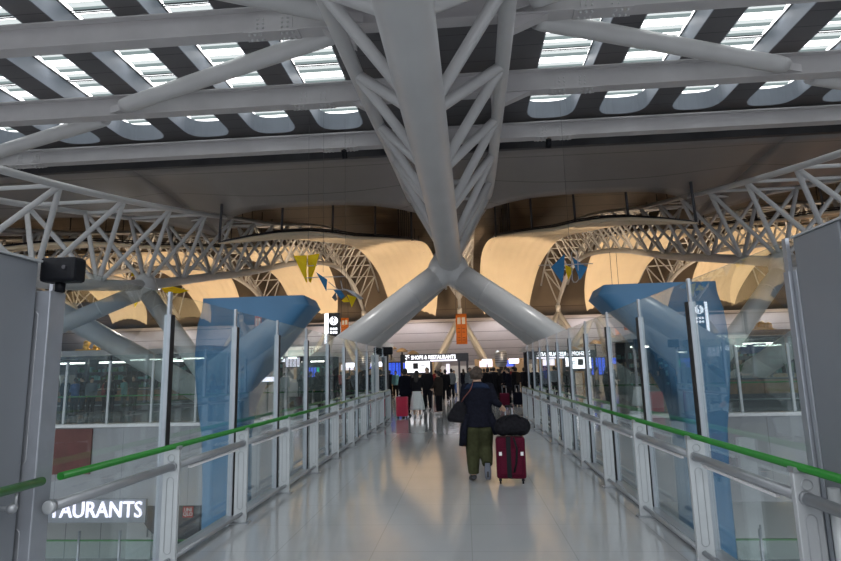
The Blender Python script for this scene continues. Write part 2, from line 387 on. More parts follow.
# ================================================================== TRUSSES
side_zb = interp([(8,4.5),(15,4.85),(19.4,5.15),(25,5.95),(30.4,7.15),(37.8,8.8),(49,11.6),(60.6,13.7),(68,14.2),(75.5,13.5),(80,12.0),(83,10.74)])
side_zt = interp([(8,6.8),(14,7.5),(19,8.25),(26,9.6),(31,10.7),(37,12.0),(49,15),(60.6,17.2),(68,17.8),(75.5,17.2),(81,15.7),(85,14)])
mid_zb = interp([(2,7.9),(8.4,7.7),(17,7.25),(25,6.45),(30.4,7.3),(37.8,8.8),(49,11.6),(60.6,13.7),(68,14.2),(75.5,13.5),(80,12.0),(83,10.74)])
mid_zt = interp([(2,9.6),(14,9.75),(21,10.1),(28,10.5),(37,12.2),(49,15),(60.6,17.2),(68,17.8),(75.5,17.2),(81,15.7),(85,14)])
def truss(xc, zb, zt, y0, label, rb, rt, rd, hw=2.0, group=None, S=3.4, ph=0, dr=0):
    tx = lambda y: dr*min(1.2, max(0, YN-y)/16)
    root = thing('roof_truss', label, 'roof truss', (xc, YN, 0), 0, group)
    def chord(f, x, ya, yb, r, nm, n=14, tx=None):
        N = int((yb-ya)/1.6)+1; pts = [(x+(tx(ya+(yb-ya)*i/N) if tx else 0), ya+(yb-ya)*i/N, f(ya+(yb-ya)*i/N)) for i in range(N+1)]
        b = MB(); b.sweep(pts, [r(p[1]) if callable(r) else r for p in pts], n); return b.build(nm, MT['steel'], root)
    chord(zb, xc, y0, YN, rb, 'bottom_chord', 28 if xc == CX else 16, tx); chord(zb, xc, YN, 83, lambda y: .24 if y > YN+1 else .3, 'bottom_chord')
    for s in (-1, 1): chord(zt, xc+s*hw, y0, 85, rt, 'top_chord', 14, tx)
    k0 = int((YN-ph-y0)/S)
    ybs = [YN - ph + S*k for k in range(-k0, int((83-YN+ph)/S)+1)]
    yts = [y+S/2 for y in ybs]
    for i, y in enumerate(ybs):
        for s in (-1, 1):
            x = xc + s*hw
            for yt in (([yts[i-1]] if i else []) + [yts[i]]):
                if yt > 84: continue
                b = MB(); b.tube((xc+tx(y), y, zb(y)), (x+tx(yt), yt, zt(yt)), rd, n=10, cap=False); b.build('diagonal_brace', MT['steel'], root, fix=False)
    for i in range(0, len(yts), 1):
        y = yts[i]
        if y < 84 and not (xc == CX and y < 24):
            b = MB(); b.tube((xc-hw, y, zt(y)), (xc+hw, y, zt(y)), rd*.8, n=8, cap=False); b.build('cross_tie', MT['steel'], root, fix=False)
    return root
truss(CX, mid_zb, mid_zt, 2.0, 'large central grey tubular roof truss coming straight overhead to the branching column', lambda y: .515, .2, .15, S=3.6, ph=1.8, dr=-.3)
base = truss(CX-BAY, side_zb, side_zt, 8.2, 'grey tubular roof truss crossing the hall on the left, first beyond the centre', .24, .12, .095, group='side roof trusses')
names = {1: 'grey tubular roof truss crossing the hall on the right, first beyond the centre', -2: 'distant roof truss second to the left of the centre',
         2: 'distant roof truss second to the right of the centre', -4: 'outermost far roof truss fourth to the left of the centre', 4: 'outermost far roof truss fourth to the right of the centre',
         -3: 'far roof truss third to the left of the centre', 3: 'far roof truss third to the right of the centre'}
for k in (1, -2, 2, -3, 3, -4, 4):
    c = copy_tree(base); c.location.x = CX+BAY*k; c['label'] = names[k]
# ---- branching columns
def leg_mb(p, q, r, r2=None):
    p, q = Vector(p), Vector(q); b = MB(); b.tube(p, q, r, r2 or r, n=24)
    return b
def tree(nx, nz, feet, r, label, hubr, group=None):
    root = thing('branching_column', label, 'column', (nx, YN, 0), 0, group)
    n = Vector((nx, YN, nz-.25))
    for (dx, y, z) in feet:
        q = Vector((nx+dx, y, z)); d = (q-n).normalized()
        L = leg_mb(n+d*.35, q, r*1.02, r*.96).build('leg', MT['steel'], root)
        c = MB(); c.tube(n+d*2.0, n+d*2.06, r*1.035, n=28); c.build('collar', MT['steel'], L)
    h = MB(); h.ball(n+Vector((0, 0, .22)), hubr*.92, 20, 12); h.ball(n, (hubr*1.25, hubr*1.0, hubr*1.0), 24, 14); h.ball(n+Vector((0, 0, .35)), (hubr*.95, hubr*.95, hubr*.9), 24, 12)
    for (dx, y, z) in feet:
        q = Vector((nx+dx, y, z)); d = (q-n).normalized(); h.tube(n, n+d*1.5, r*1.15, r*.9, n=24)
    h.build('cast_joint', MT['steel'], root, remesh=.07)
    return root
tree(CX-.1, 6.45, [(-8.3, 23.4, 0), (8.3, 23.4, 0), (-8.0, 29.5, 0), (8.0, 29.5, 0)], .56, 'central branching column straddling the walkway with thick grey slanted legs', .74)
tree(CX-BAY, 5.95, [(6.6, 20.3, 0), (-10, 20.3, 0)], .37, 'branching column on the left seen above the near glass', .5)
tree(CX+BAY, 5.95, [(-6.6, 20.3, 0), (10, 20.3, 0)], .37, 'branching column on the right partly behind the glass', .5)
for s in (-1, 1):
    root = thing('slanted_column', 'thick grey slanted column leg behind the glass on the ' + ('left' if s < 0 else 'right'), 'column', (CX+s*21.4, 26, 0))
    dz = -.45 if s < 0 else 0; q = Vector((CX+s*11.1, 26, 0)); p = Vector((CX+s*21.4, 26, 6.5+dz)); q.x += s*dz*1.6
    leg_mb(p, q, .5).build('leg', MT['steel'], root); leg_mb(p, (CX+s*31.5, 26, 0), .5).build('leg', MT['steel'], root)
    h = MB(); h.ball(p, .7, 18, 12); h.build('cast_joint', MT['steel'], root)
    h = MB(); h.tube(p, (CX+s*28.8, 27, side_zb(27)), .25); h.build('strut', MT['steel'], root)
# far trees: V legs under each truss
def far_tree(k):
    x = CX+BAY*k; root = thing('forked_column', {0: 'forked warm grey column at the far end of the hall behind the orange banner', -1: 'forked column at the far end of the hall, left of the banner', 1: 'forked column at the far end of the hall, right of the banner', -2: 'outer left forked column at the far end of the hall', 2: 'outer right forked column at the far end of the hall'}[k], 'column', (x, 83, 0))
    n = Vector((x, 83, 9.6))
    b = MB(); b.tube((x, 83, 10.7), n, .36, .34, n=14); b.build('trunk', MT['steel'], root)
    for (dx, dy) in ((-5.2, -2), (5.2, -2), (-5.0, 14), (5.0, 14)):
        b = MB(); b.tube(n, (x+dx, 83+dy, 0), .36, n=14); b.build('leg', MT['steel'], root)
for k in (-2, -1, 0, 1, 2): far_tree(k)
# ================================================================== CANYON ROOF
ZB0, ZB1 = 10.75, 11.5
SX = [CX + s*(4.32+2.88*k) for k in range(9) for s in (-1, 1)]
Y0 = -8; YE = 22.3; RR = .97; YT = 23.2
ceil = MB(); zc = 11.9; zt_ = 12.05
def cell(xc, idx):
    w = .97; hw = 1.44; yc = YE-RR
    pr = [((xc-w, Y0), (xc-hw, Y0)), ((xc-w, yc), (xc-hw, yc))]
    ac = math.degrees(math.atan2(YT-yc, hw)); angs = sorted(set([180-15*k for k in range(1, 12)] + [ac, 180-ac]), reverse=True)
    for a in angs:
        a = R(a); ca, sa = math.cos(a), math.sin(a); q = min(hw/abs(ca) if abs(ca) > 1e-6 else 99, (YT-yc)/sa)
        # squarish rounded end
        e = (abs(ca)**3+abs(sa)**3)**(-1/3)
        pr.append(((xc+w*ca*e, yc+RR*sa*e), (xc+q*ca, yc+q*sa)))
    pr += [((xc+w, yc), (xc+hw, yc)), ((xc+w, Y0), (xc+hw, Y0))]
    n = len(pr); vs = [(p[0][0], p[0][1], zc) for p in pr] + [(p[1][0], p[1][1], zc) for p in pr]
    ceil.add(vs, [(i, i+1, n+i+1, n+i) for i in range(n-1)])
    rv = MB(); rv.grid([[(p[0][0], p[0][1], zc) for p in pr], [(p[0][0], p[0][1], zc+.72) for p in pr]], False, .03)
    o = struct('window_%d' % idx, rv, MT['reveal'])
    lb = MB(); le = MB(); y = Y0+.2; k = 0
    while y < YE-.2:
        L = .56; zz = zc+.74
        pts = []
        for j in range(5):
            u = j/4; pts.append((y+L*u, zz+.10*math.sin(PI*u)+.10*u))
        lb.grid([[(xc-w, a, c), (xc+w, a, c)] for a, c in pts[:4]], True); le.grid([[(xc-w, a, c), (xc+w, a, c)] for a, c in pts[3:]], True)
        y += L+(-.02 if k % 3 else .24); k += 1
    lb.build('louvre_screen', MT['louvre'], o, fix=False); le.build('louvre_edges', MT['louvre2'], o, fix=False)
    fr = MB(); y = Y0+.2; k = 0
    while y < YE-.2:
        if k % 3 == 0:
            for dy in (-.20, -.10): fr.tube((xc-w, y+dy, zc+.72), (xc+w, y+dy, zc+.72), .02, n=6)
        y += .56+(-.02 if k % 3 else .24); k += 1
    fr.box((xc-w, Y0, zc+.66), (xc-w+.05, YE-.3, zc+.72)); fr.box((xc+w-.05, Y0, zc+.66), (xc+w, YE-.3, zc+.72))
    fr.build('louvre_frame', MT['frame'], o, fix=False)
for i, x in enumerate(SX): cell(x, i+1)
ceil.box((CX-2.88, Y0, zc), (CX+2.88, YT, zt_))
xo = CX+4.32+2.88*8+1.44
for s in (-1, 1): ceil.box((min(s*90, CX+s*(xo-CX)), Y0, zc), (max(s*90, CX+s*(xo-CX)), YT, zt_))
struct('ceiling', ceil, MT['darkpanel'], fix=False)
# transverse beams
def ibeam(y, zlo, zhi, x0, x1, label, fl=.42):
    root = thing('roof_beam', label, 'beam', (0, y, zlo))
    b = MB(); b.box((x0, y-.02, zlo+.03), (x1, y+.02, zhi-.03)); b.box((x0, y-fl/2, zlo), (x1, y+fl/2, zlo+.04)); b.box((x0, y-fl/2, zhi-.04), (x1, y+fl/2, zhi)); 
    b.build('girder', MT['beam'], root)
    for xs in (CX-4.4, CX+4.4, CX-18.2, CX+18.2):
        b = MB(); b.box((xs-.55, y-.045, zlo+.12), (xs+.55, y-.02, zhi-.12)); b.box((xs-.75, y-fl/2-.01, zlo-.03), (xs+.75, y+fl/2, zlo)); p = b.build('splice_plate', MT['beam'], root)
        c = MB()
        for dx in (-.42, -.26, .26, .42):
            for dz in (.2, .33, .46): c.ball((xs+dx, y-.05, zlo+dz), .03, 6, 4)
        for dx in (-.6, -.45, -.3, .3, .45, .6):
            for dy in (-.12, .12): c.ball((xs+dx, y+dy, zlo-.04), .045, 6, 4)
        c.build('bolts', MT['steel'], p)
    return root
BY = [9.8, 13.65, 17.8, 21.9]
lab = ['roof beam directly overhead cut by the top of the picture', 'thick roof beam under the skylights, highest one crossing the whole picture', 'roof beam under the middle of the skylights', 'dark roof beam just past the rounded skylight ends']
for y, l in zip(BY, lab): ibeam(y, 10.75 if y < 20 else 10.85, 11.5, -45, 45, l)
def brace(p, q, label, r=.26):
    root = thing('roof_brace', label, 'brace', p); p, q = Vector(p), Vector(q); d = (q-p).normalized()
    b = MB(); b.sweep([p+d*.35, p+d*.6, q-d*.6, q-d*.35], [r*.9, r, r, r*.9], 18); b.build('tube', MT['steel'], root)
    for e_, x0_, x1_ in ((p, -.35, .6), (q, -.6, .35)):
        b = MB(); b.box((x0_, -.02, -.13), (x1_, .02, .13), Matrix.Translation(e_) @ d.to_track_quat('X', 'Z').to_matrix().to_4x4()); b.build('gusset', MT['beam'], root)
zb = 10.95
for s in (-1, 1):
    w = 'left' if s < 0 else 'right'
    brace((CX+s*2.2, BY[1]-.3, zb), (CX+s*10.2, BY[0]-.2, zb), 'thick roof bracing tube at the top of the picture, %s of the central truss' % w)
    brace((CX+s*2.4, BY[1]+.3, zb), (CX+s*11.3, BY[2]-.3, zb), 'long slanted roof bracing tube crossing the %s skylights' % w)
    brace((CX+s*11.9, BY[2]+.3, zb), (CX+s*21.5, BY[3]-.2, zb), 'outer roof bracing tube running to the %s picture edge' % w)
    for y, nb in ((BY[1], 'upper'), (BY[2], 'middle')):
        b = MB(); b.prism([(CX-.2+s*1.9, 10.2), (CX+s*3.0, 10.74), (CX-.2+s*1.9, 10.74)], 'Y', y-.15, y+.15)
        o = b.build('gusset_bracket', MT['beam']); tag(o, 'small triangular bracket under the %s roof beam beside the %s chord of the central truss' % (nb, w), 'bracket')
# ---- soffit panels between canyon and hall (curved, with a deep bay opening)
def soffit(k):
    x0, x1 = CX+BAY*k+(-BAY/2), CX+BAY*k+BAY/2   # bay centred on k*BAY
    rows = []
    N = 24
    for i in range(9):
        v = i/8; r = []
        for j in range(N+1):
            u = j/N*2-1; x = (x0+x1)/2 + u*(BAY/2)
            a = max(0, 1-abs(u)**3.2)        # 1 mid bay, 0 at trusses
            ye = 33.0 - 5.6*a
            sag = 1.55*(abs(u)**4)*(0 if abs(abs(x-CX)) < 3 and False else 1)
            y = 23.4+(ye-23.4)*v
            z = 11.05 - .9*v**1.6*(1) + .15*math.sin(PI*v)*0 
            r.append((x, y, z))
        rows.append(r)
    b = MB(); b.grid(rows, True, .06); return struct('ceiling', b, MT['soffit'])
for k in (-2.5, -1.5, -.5, .5, 1.5, 2.5): soffit(k)
b = MB(); b.box((-90, 23.2, 11.0), (90, 23.42, 12.05)); struct('trim_2', b, MT['dark'])
# hall roof shell
hz = interp([(26, 12.6), (34, 14.2), (45, 17.2), (90, 19.6), (70, 19.8), (80, 17.6), (88, 13.6), (96, 10.0), (104, 7.1), (112, 4.6), (120, 2.6)])
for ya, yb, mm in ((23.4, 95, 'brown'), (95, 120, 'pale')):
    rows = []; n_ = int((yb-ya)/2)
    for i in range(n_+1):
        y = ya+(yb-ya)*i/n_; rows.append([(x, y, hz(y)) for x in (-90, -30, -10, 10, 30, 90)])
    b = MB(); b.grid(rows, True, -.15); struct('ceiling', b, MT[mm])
b = MB(); b.box((-90, 119.5, 0), (90, 119.8, 4)); struct('wall_far', b, MT['wallw'])
for s, nm in ((-1, 'wall_left'), (1, 'wall_right')):
    pr = [(19.5, 0)]+[(y, hz(y)+.1) for y in (26, 34, 45, 60, 70, 80, 88, 96, 104, 112, 119)]+[(119.5, 0)]
    b = MB(); b.prism(pr, 'X', s*89.6, s*90); struct(nm, b, MT['brown'])
# ---- sails
OUT = interp([(26.8, 8.35), (38, 11.1), (50, 13.6), (90, 15.4), (67, 15.95), (75, 15.0), (80, 12.4), (82.3, 9.6)])
def sail(k, side, label):
    """k = truss it hangs beside, side = +1 the bay right of it"""
    xc = CX+BAY*k
    outer = [(27.2,11.9,8.3),(33,11.9,9.8),(38,11.9,11.1),(44,11.85,12.4),(50,11.7,13.6),(56,11.6,14.8),(62,11.4,15.7),(67,11.3,15.9),(72,11.1,15.6),(76,10.8,14.7),(79,10.5,13.1),(81,10.2,11.4),(82,10.0,9.9)]
    inner = [(40,3.1,11.15),(43.5,3.2,12.0),(46.5,3.3,12.7),(49.5,3.5,13.4),(53,3.7,14.2),(57,3.85,15.1),(62,3.9,16.2),(67.5,3.7,17.1),(72,3.2,16.6),(75.8,3.0,14.9),(78.2,3.0,12.9),(79.6,3.2,11.0),(80.2,3.5,9.4)]
    rows = []
    for (yo, xo_, zo), (yi, xi, zi) in zip(outer, inner):
        r = []
        for j in range(33):
            u = j/32; end = max(0, (yo-78)/4)
            z = zi+(zo-zi)*u + (.28 if yo > 60 else .12)*math.sin(PI*u) + .5*end*math.sin(PI*u) + .13*abs(math.sin(PI*8*u))
            if yo < 34: z += .35*math.sin(PI*min(1, (1-u)*1.6))*(34-yo)/7 if u > .375 else 0
            r.append((xc+side*(xi+(xo_-xi)*u), yi+(yo-yi)*u - .0*math.sin(PI*u), z))
        rows.append(r)
    # finer along the length
    fine = []
    for i in range(len(rows)-1):
        for q in range(4):
            t = q/4; r = []
            for j in range(33):
                p0 = Vector(rows[max(i-1, 0)][j]); p1 = Vector(rows[i][j]); p2 = Vector(rows[i+1][j]); p3 = Vector(rows[min(i+2, len(rows)-1)][j])
                r.append(.5*((2*p1)+(p2-p0)*t+(2*p0-5*p1+4*p2-p3)*t*t+(-p0+3*p1-3*p2+p3)*t**3))
            fine.append(r)
    fine.append([Vector(p) for p in rows[-1]])
    root = thing('ceiling_sail', label, 'ceiling sail', (xc+side*7.2, 28, 8))
    b = MB(); b.grid(fine, True); b.build('membrane', MT['sail'], root)
    # front nozzle lip, catwalk and hanger rods
    b = MB(); fr = [fine[0][j*4] for j in range(9)]
    lip = [[p+Vector((0, -.35*math.sin(PI*j/8)-.05, .10*math.sin(PI*j/8)+.05)) for j, p in enumerate(fr)], [p+Vector((0, -.2*math.sin(PI*j/8), .03)) for j, p in enumerate(fr)], fr]
    b.grid(lip, True, .05); b.build('front_lip', MT['sail'], root)
    b = MB(); top = [p+Vector((0, .1, .34*math.sin(PI*(j*.8+.8)/8))) for j, p in enumerate(fr)]
    b.sweep(top, .05, 6); b.sweep([p+Vector((0, .5, .22)) for p in top], .04, 6)
    b.sweep([p+Vector((0, .2, .05)) for p in [q for q in (fine[i][0] for i in range(0, 30, 2))]], .05, 6)
    for j in range(9): b.tube(top[j], fr[j], .025, n=5); b.tube(top[j], top[j]+Vector((0, .5, .22)), .025, n=5)
    b.build('catwalk', MT['frame'], root)
    for j in range(0, 9, 2):
        p = top[j]; b = MB(); b.tube(p, (p.x, p.y+.3, hz(p.y+.3)-.05), .07, n=8); b.build('hanger_rod', MT['frame'], root)
    for i in range(4, 34, 3):
        p = fine[i][4]; b = MB(); b.tube(p, (p.x, p.y, hz(p.y)-.05), .04, n=6); b.build('hanger_rod', MT['frame'], root)
    return root
for (k, s, l) in ((0, -1, 'large cream fabric ceiling sail left of the central truss'), (0, 1, 'large cream fabric ceiling sail right of the central truss')):
    sail(k, s, l)
def shifted(src, dx, label):
    c = copy_tree(src); c.location.x += dx; c['label'] = label; return c
sl = [o for o in bpy.data.objects if o.name.startswith('ceiling_sail') and o.parent is None]
L0 = [o for o in sl if o.location.x < 0][0]; R0 = [o for o in sl if o.location.x > 0][0]
for n, w in ((1, 'second'), (2, 'third'), (3, 'fourth'), (4, 'outermost')):
    shifted(L0, -BAY*n, 'cream fabric ceiling sail beyond the side truss, %s from the centre on the left' % w)
    shifted(R0, BAY*n, 'cream fabric ceiling sail beyond the side truss, %s from the centre on the right' % w)
# ================================================================== BLUE DUCT TOWERS
def duct_tower(s, label):
    # profile: (z, outer x, inner x) relative to CX, outer = side away from the bridge
    prof = [(-6.0, 6.66, 5.6), (-3.0, 6.66, 5.62), (-1.2, 6.68, 5.64), (0.1, 6.74, 5.66), (.8, 6.80, 5.58), (1.4, 6.86, 5.32), (2.0, 6.9, 5.0), (2.5, 6.88, 4.62), (2.95, 6.84, 4.25), (3.3, 6.74, 3.96), (3.42, 6.72, 3.84), (3.43, 6.72, 3.84), (3.655, 6.7, 3.96), (3.66, 6.7, 3.96)]
    root = thing('duct_tower', label, 'duct tower', (CX+s*6, 15, -6))
    rows = []
    for z, xo, xi in prof:
        d = .62 + .12*max(0, z)/3.4
        xm = (xo+xi)/2; hw = (xo-xi)/2; r = []
        for k in range(33):
            a = 2*PI*k/32; c, sn = math.cos(a), math.sin(a); pw = 4+30*max(0, z)/3.8; e = (abs(c)**pw+abs(sn)**pw)**(-1/pw)
            r.append((CX+.2+s*(xm-.1+hw*c*e), 15+d*sn*e, z))
        rows.append(r)
    b = MB(); b.grid(rows, True)
    b.build('shaft', MT['blue'], root)
    b = MB(); b.box((CX+.2+s*5.23-1.36, 14.4, 3.655), (CX+.2+s*5.23+1.36, 15.6, 3.67)); b.build('top_plate', MT['blue'], root)
duct_tower(-1, 'tall blue duct tower flaring upward behind the glass left of the bridge')
duct_tower(1, 'tall blue duct tower flaring upward behind the glass right of the bridge')
# ================================================================== CANYON AND LOWER LEVEL
b = MB(); b.box((-90, -9, -6.4), (90, 46, -6.0)); struct('floor', b, MT['floor'])
b = MB(); b.box((-90, 19.6, -2.7), (90, 40, -2.55)); struct('ceiling', b, MT['wallw'])
b = MB(); b.box((-90, 24.5, -6), (90, 24.7, -2.7)); struct('wall_lower', b, stripes('lower_panels', (.50, .50, .50), (.16, .16, .17), 'X', 1.6, .02, .4))
b = MB(); b.box((-2.6, -9, -1.1), (1.94, 19.3, -.46)); struct('trim_3', b, MT['beam'])
p = at(142, 510, Y=19.15); p0 = at(22, 514, Y=19.15)
t = thing('restaurant_sign', 'white illuminated lettering reading RESTAURANTS below the hall edge at lower left', 'sign', ((p.x+p0.x)/2, 19.2, p.z))
text_mb('RESTAURANTS', .74, facing((p.x+p0.x)/2, 19.12, p.z), .03, bold=.003, fit=p.x-p0.x).build('letters', MT['litw'], t)
b = MB(); b.box((p0.x-.3, 19.2, p.z-.42), (p.x+.1, 19.3, p.z+.34)); b.build('backing_board', MT['panel'], t)
# storefront under the hall edge with the red logo
a = at(140, 505, Y=21); c = at(199, 528, Y=21)
t = thing('storefront_sign', 'dark shopfront panel with rounded corner and small red square logo', 'sign', ((a.x+c.x)/2, 21, c.z))
pts = [(c.x, -2.72), (a.x, -2.72)] + [(a.x+1.7-1.7*math.cos(R(k*9)), -2.72-.35-1.35*math.sin(R(k*9))) for k in range(0, 11)] + [(c.x, -4.42)]
b = MB(); b.prism(pts, 'Y', 21, 21.2); b.build('panel', MT['frame'], t)
q = at(188, 512, Y=20.95)
b = MB(); b.box((q.x-.19, 20.94, q.z-.19), (q.x+.19, 20.99, q.z+.19)); lg = b.build('logo_square', MT['red'], t)
mb = text_mb('UNI', .17, facing(q.x, 20.935, q.z+.075), .004, bold=.004); mb2 = text_mb('QLO', .17, facing(q.x, 20.935, q.z-.075), .004, bold=.004)
mb.add(mb2.v, mb2.f); mb.build('logo_lettering', MT['white'], lg)
for s, lb in ((-1, 'lower level glass balustrade with silver posts at lower left'), (1, 'lower level glass balustrade with silver posts at lower right')):
    t = thing('glass_balustrade', lb, 'balustrade', (s*14, 20.6, -6))
    for k in range(9):
        x = s*(6.5+1.55*k); b = MB(); b.tube((x, 20.6, -6), (x, 20.6, -3.85), .05, n=10); b.build('post', MT['alu'], t)
        if k < 8: b = MB(); b.box((min(x+s*.08, x+s*1.47), 20.59, -5.9), (max(x+s*.08, x+s*1.47), 20.61, -4.2)); b.build('glass_pane', MT['glassg'], t)
    b = MB(); b.box((min(s*6.5, s*18.9), 20.57, -4.2), (max(s*6.5, s*18.9), 20.63, -4.15)); b.build('top_bar', MT['green'], t)
for k, (x, c_) in enumerate(((-14.2, 'white'), (-12.6, 'wallw'), (8.2, 'wallw'), (11.0, 'white'))):
    b = MB(); b.box((x-.55, 24.4, -6), (x+.55, 24.5, -3.6)); o = struct('door_%d' % (k+1), b, MT[c_])
    b = MB(); b.box((x+.38, 24.33, -5.1), (x+.42, 24.4, -4.7)); b.build('door_handle', MT['rail'], o)
a = at(56, 433, Y=19.3); c = at(90, 474, Y=19.3)
b = MB(); b.box((a.x, 19.26, c.z), (c.x, 19.31, -.1)); tag(b.build('wall_poster', MT['redbrown']), 'dark red-brown blank poster on the hall edge wall at far left', 'poster')
# hall edge glass balustrade
def balustrade(x0, x1, label):
    t = thing('hall_balustrade', label, 'balustrade', ((x0+x1)/2, 19.42, 0)); n = int(abs(x1-x0)/1.55); sp = (x1-x0)/n
    for k in range(n+1):
        x = x0+sp*k; b = MB(); b.box((x-.04, 19.38, .05), (x+.04, 19.46, 2.25)); p_ = b.build('post', MT['aluw'], t)
        if k < n: b = MB(); b.box((min(x+.05*(1 if sp > 0 else -1), x+sp-.05), 19.415, .1), (max(x+.05, x+sp-.05), 19.43, 2.45)) ; b.build('glass_pane', MT['glassg'], t)
    b = MB(); b.tube((x0, 19.55, 1.0), (x1, 19.55, 1.0), .025, n=8); b.build('rail', MT['green'], t)
balustrade(-22.4, -3.0, 'tall glass balustrade with silver posts along the hall edge on the left')
balustrade(2.4, 22.0, 'tall glass balustrade with silver posts along the hall edge on the right')
# ================================================================== HALL CONTENT
def shop(x0, x1, y0, y1, h, label, body, roofm='wallw', back='dark', lights=True, screens=None, seed=1, counter='tan', open_=True):
    rnd = random.Random(seed)
    t = thing('shop_kiosk', label, 'kiosk', ((x0+x1)/2, y0, 0))
    b = MB(); b.box((x0-.3, y0-.4, h), (x1+.3, y1, h+.28)); b.build('roof', MT[roofm], t)
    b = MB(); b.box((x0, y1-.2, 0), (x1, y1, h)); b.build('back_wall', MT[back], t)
    b = MB(); b.box((x0, y0-.42, h-.2), (x1, y0-.30, h-.02)); b.build('fascia', MT[body], t)
    n = max(2, int((x1-x0)/4))
    for k in range(n+1):
        x = x0+(x1-x0)*k/n; b = MB(); b.box((x-.08, y0-.1, 0), (x+.08, y0+.1, h)); b.build('pillar', MT['frame'], t)
        if k < n:
            xa, xb = x+.35, x0+(x1-x0)*(k+1)/n-.35
            b = MB(); b.box((xa, y0+.3, .1), (xb, y0+.9, 1.0)); b.box((xa-.05, y0+.25, 1.0), (xb+.05, y0+.95, 1.06)); b.box((xa+.05, y0+.35, 0), (xb-.05, y0+.85, .1)); b.build('counter', MT[counter], t)
            sh = MB()
            for z in (.5, 1.0, 1.5, 2.0): sh.box((xa, y1-.75, z), (xb, y1-.25, z+.04))
            for xx in (xa, (xa+xb)/2, xb): sh.box((xx-.03, y1-.75, 0), (xx+.03, y1-.25, 2.3))
            sv = sh.build('shelf', MT['frame'], t)
            g1, g2 = MB(), MB()
            for z in (.54, 1.04, 1.54, 2.04):
                x_ = xa+.05
                while x_ < xb-.2:
                    w_ = rnd.uniform(.08, .22); (g1 if rnd.random() < .5 else g2).box((x_, y1-.7, z), (x_+w_*.8, y1-.4, z+rnd.uniform(.12, .34))); x_ += w_+rnd.uniform(0, .12)
            if g1.v: g1.build('goods', MT['tealc'], sv)
            if g2.v: g2.build('goods', MT['beigec' if seed % 2 else 'plant'], sv)
            if lights:
                b = MB(); b.box((xa, y0+.5, h-.42), (xb, y0+.62, h-.34)); b.build('light_strip', MT['litlamp'], t)
    return t
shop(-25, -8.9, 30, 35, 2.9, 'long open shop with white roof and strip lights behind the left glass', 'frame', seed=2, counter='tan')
shop(-7.9, -4.6, 30.0, 34, 3.0, 'dark open shop left of the walkway under the cream reflected sign', 'dark', seed=3, counter='frame')
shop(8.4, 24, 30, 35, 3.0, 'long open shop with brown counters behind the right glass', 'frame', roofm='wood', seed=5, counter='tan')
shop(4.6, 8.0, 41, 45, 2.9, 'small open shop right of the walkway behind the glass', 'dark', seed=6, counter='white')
for i, (px, py) in enumerate(((747, 349), (733, 347), (760, 348))):
    p = at(px, py, Y=29.5); b = MB(); b.box((p.x-.3, 29.5, p.z-.24), (p.x+.32, 29.58, p.z+.24)); tag(b.build('menu_screen', MT['bluec']), 'blue menu board over the brown counters behind the right glass, %s of three' % ('middle', 'left', 'right')[i], 'screen')
for i, (px, py, Y) in enumerate(((88, 351, 30.5), (762, 331, 31), (742, 337, 31))):
    p = at(px, py, Y=Y); t = thing('roof_ornament', ('golden ornament cluster on the white shop roof at far left', 'golden ornament cluster on the brown shop roof at right', 'small golden ornament on the brown shop roof left of the larger one')[i], 'ornament', (p.x, Y, 3.18 if i == 0 else 3.28))
    b = MB(); z0 = 3.18 if i == 0 else 3.28; rn = random.Random(i)
    for q in range(9): b.ball((p.x+rn.uniform(-.5, .5), Y+rn.uniform(-.2, .2), z0+rn.uniform(.1, .5)), rn.uniform(.1, .22), 8, 6)
    b.box((p.x-.6, Y-.25, z0), (p.x+.6, Y+.25, z0+.12)); b.build('gilded_figures', MT['gold'], t, remesh=.05)
# cream panel with reversed letters: a reflected sign built as a glowing board
a = at(283, 347, Y=27); c = at(338, 356, Y=27)
t = thing('reflected_sign', 'glowing cream panel with reversed lettering, a modelled sign reflection left of the walkway', 'sign', ((a.x+c.x)/2, 27, 3.0))
zc_ = (a.z+c.z)/2+.02; xc_ = (a.x+c.x)/2
b = MB(); b.box((a.x, 27, zc_-.23), (c.x, 27.12, zc_+.23)); b.build('board', MT['creamlit'], t)
text_mb('Y  TUO X', .36, facing((at(302, 350, Y=27).x+at(330, 350, Y=27).x)/2, 26.985, zc_), .004, fit=at(330, 350, Y=27).x-at(302, 350, Y=27).x).build('lettering', MT['frame'], t)
for x in (a.x+.2, c.x-.2): b = MB(); b.tube((x, 27.06, zc_+.23), (x, 27.06, zc_+1.2), .015, n=6); b.build('hanger', MT['frame'], t)
b = MB(); b.box((a.x, 27.0, zc_+1.2), (c.x, 27.12, zc_+1.3)); b.build('top_rail', MT['frame'], t)
for x in (a.x+.05, c.x-.05): b = MB(); b.box((x-.05, 27.0, 0), (x+.05, 27.12, zc_+1.2)); b.build('post', MT['frame'], t)
# question mark totem
a = at(325, 314, Y=25); c = at(341, 341, Y=25); m = at(330.5, 314, Y=25)
t = thing('information_sign', 'tall black and white lit sign with question mark left of the central column leg', 'sign', ((m.x+c.x)/2, 25, 0))
b = MB(); b.box((m.x, 24.6, c.z-.1), (c.x, 24.9, a.z)); hd = b.build('sign_box', MT['ink'], t)
b = MB(); b.box((m.x-.02, 24.6, c.z-.1), (m.x, 24.9, a.z)); b.build('lit_side', MT['lit'], t)
b = MB(); b.box((a.x, 24.92, c.z-.1), (m.x, 24.98, a.z)); b.build('lit_wing', MT['lit'], t)
xc_ = (m.x+c.x)/2; zc_ = a.z-.36
b = MB(); b.tube((xc_, 24.6, zc_), (xc_, 24.585, zc_), .19, n=24); b.build('disc', MT['lit'], t)
text_mb('?', .46, facing(xc_, 24.575, zc_), .004, bold=.008).build('question_mark', MT['ink'], t)
b = MB(); zz = zc_-.36
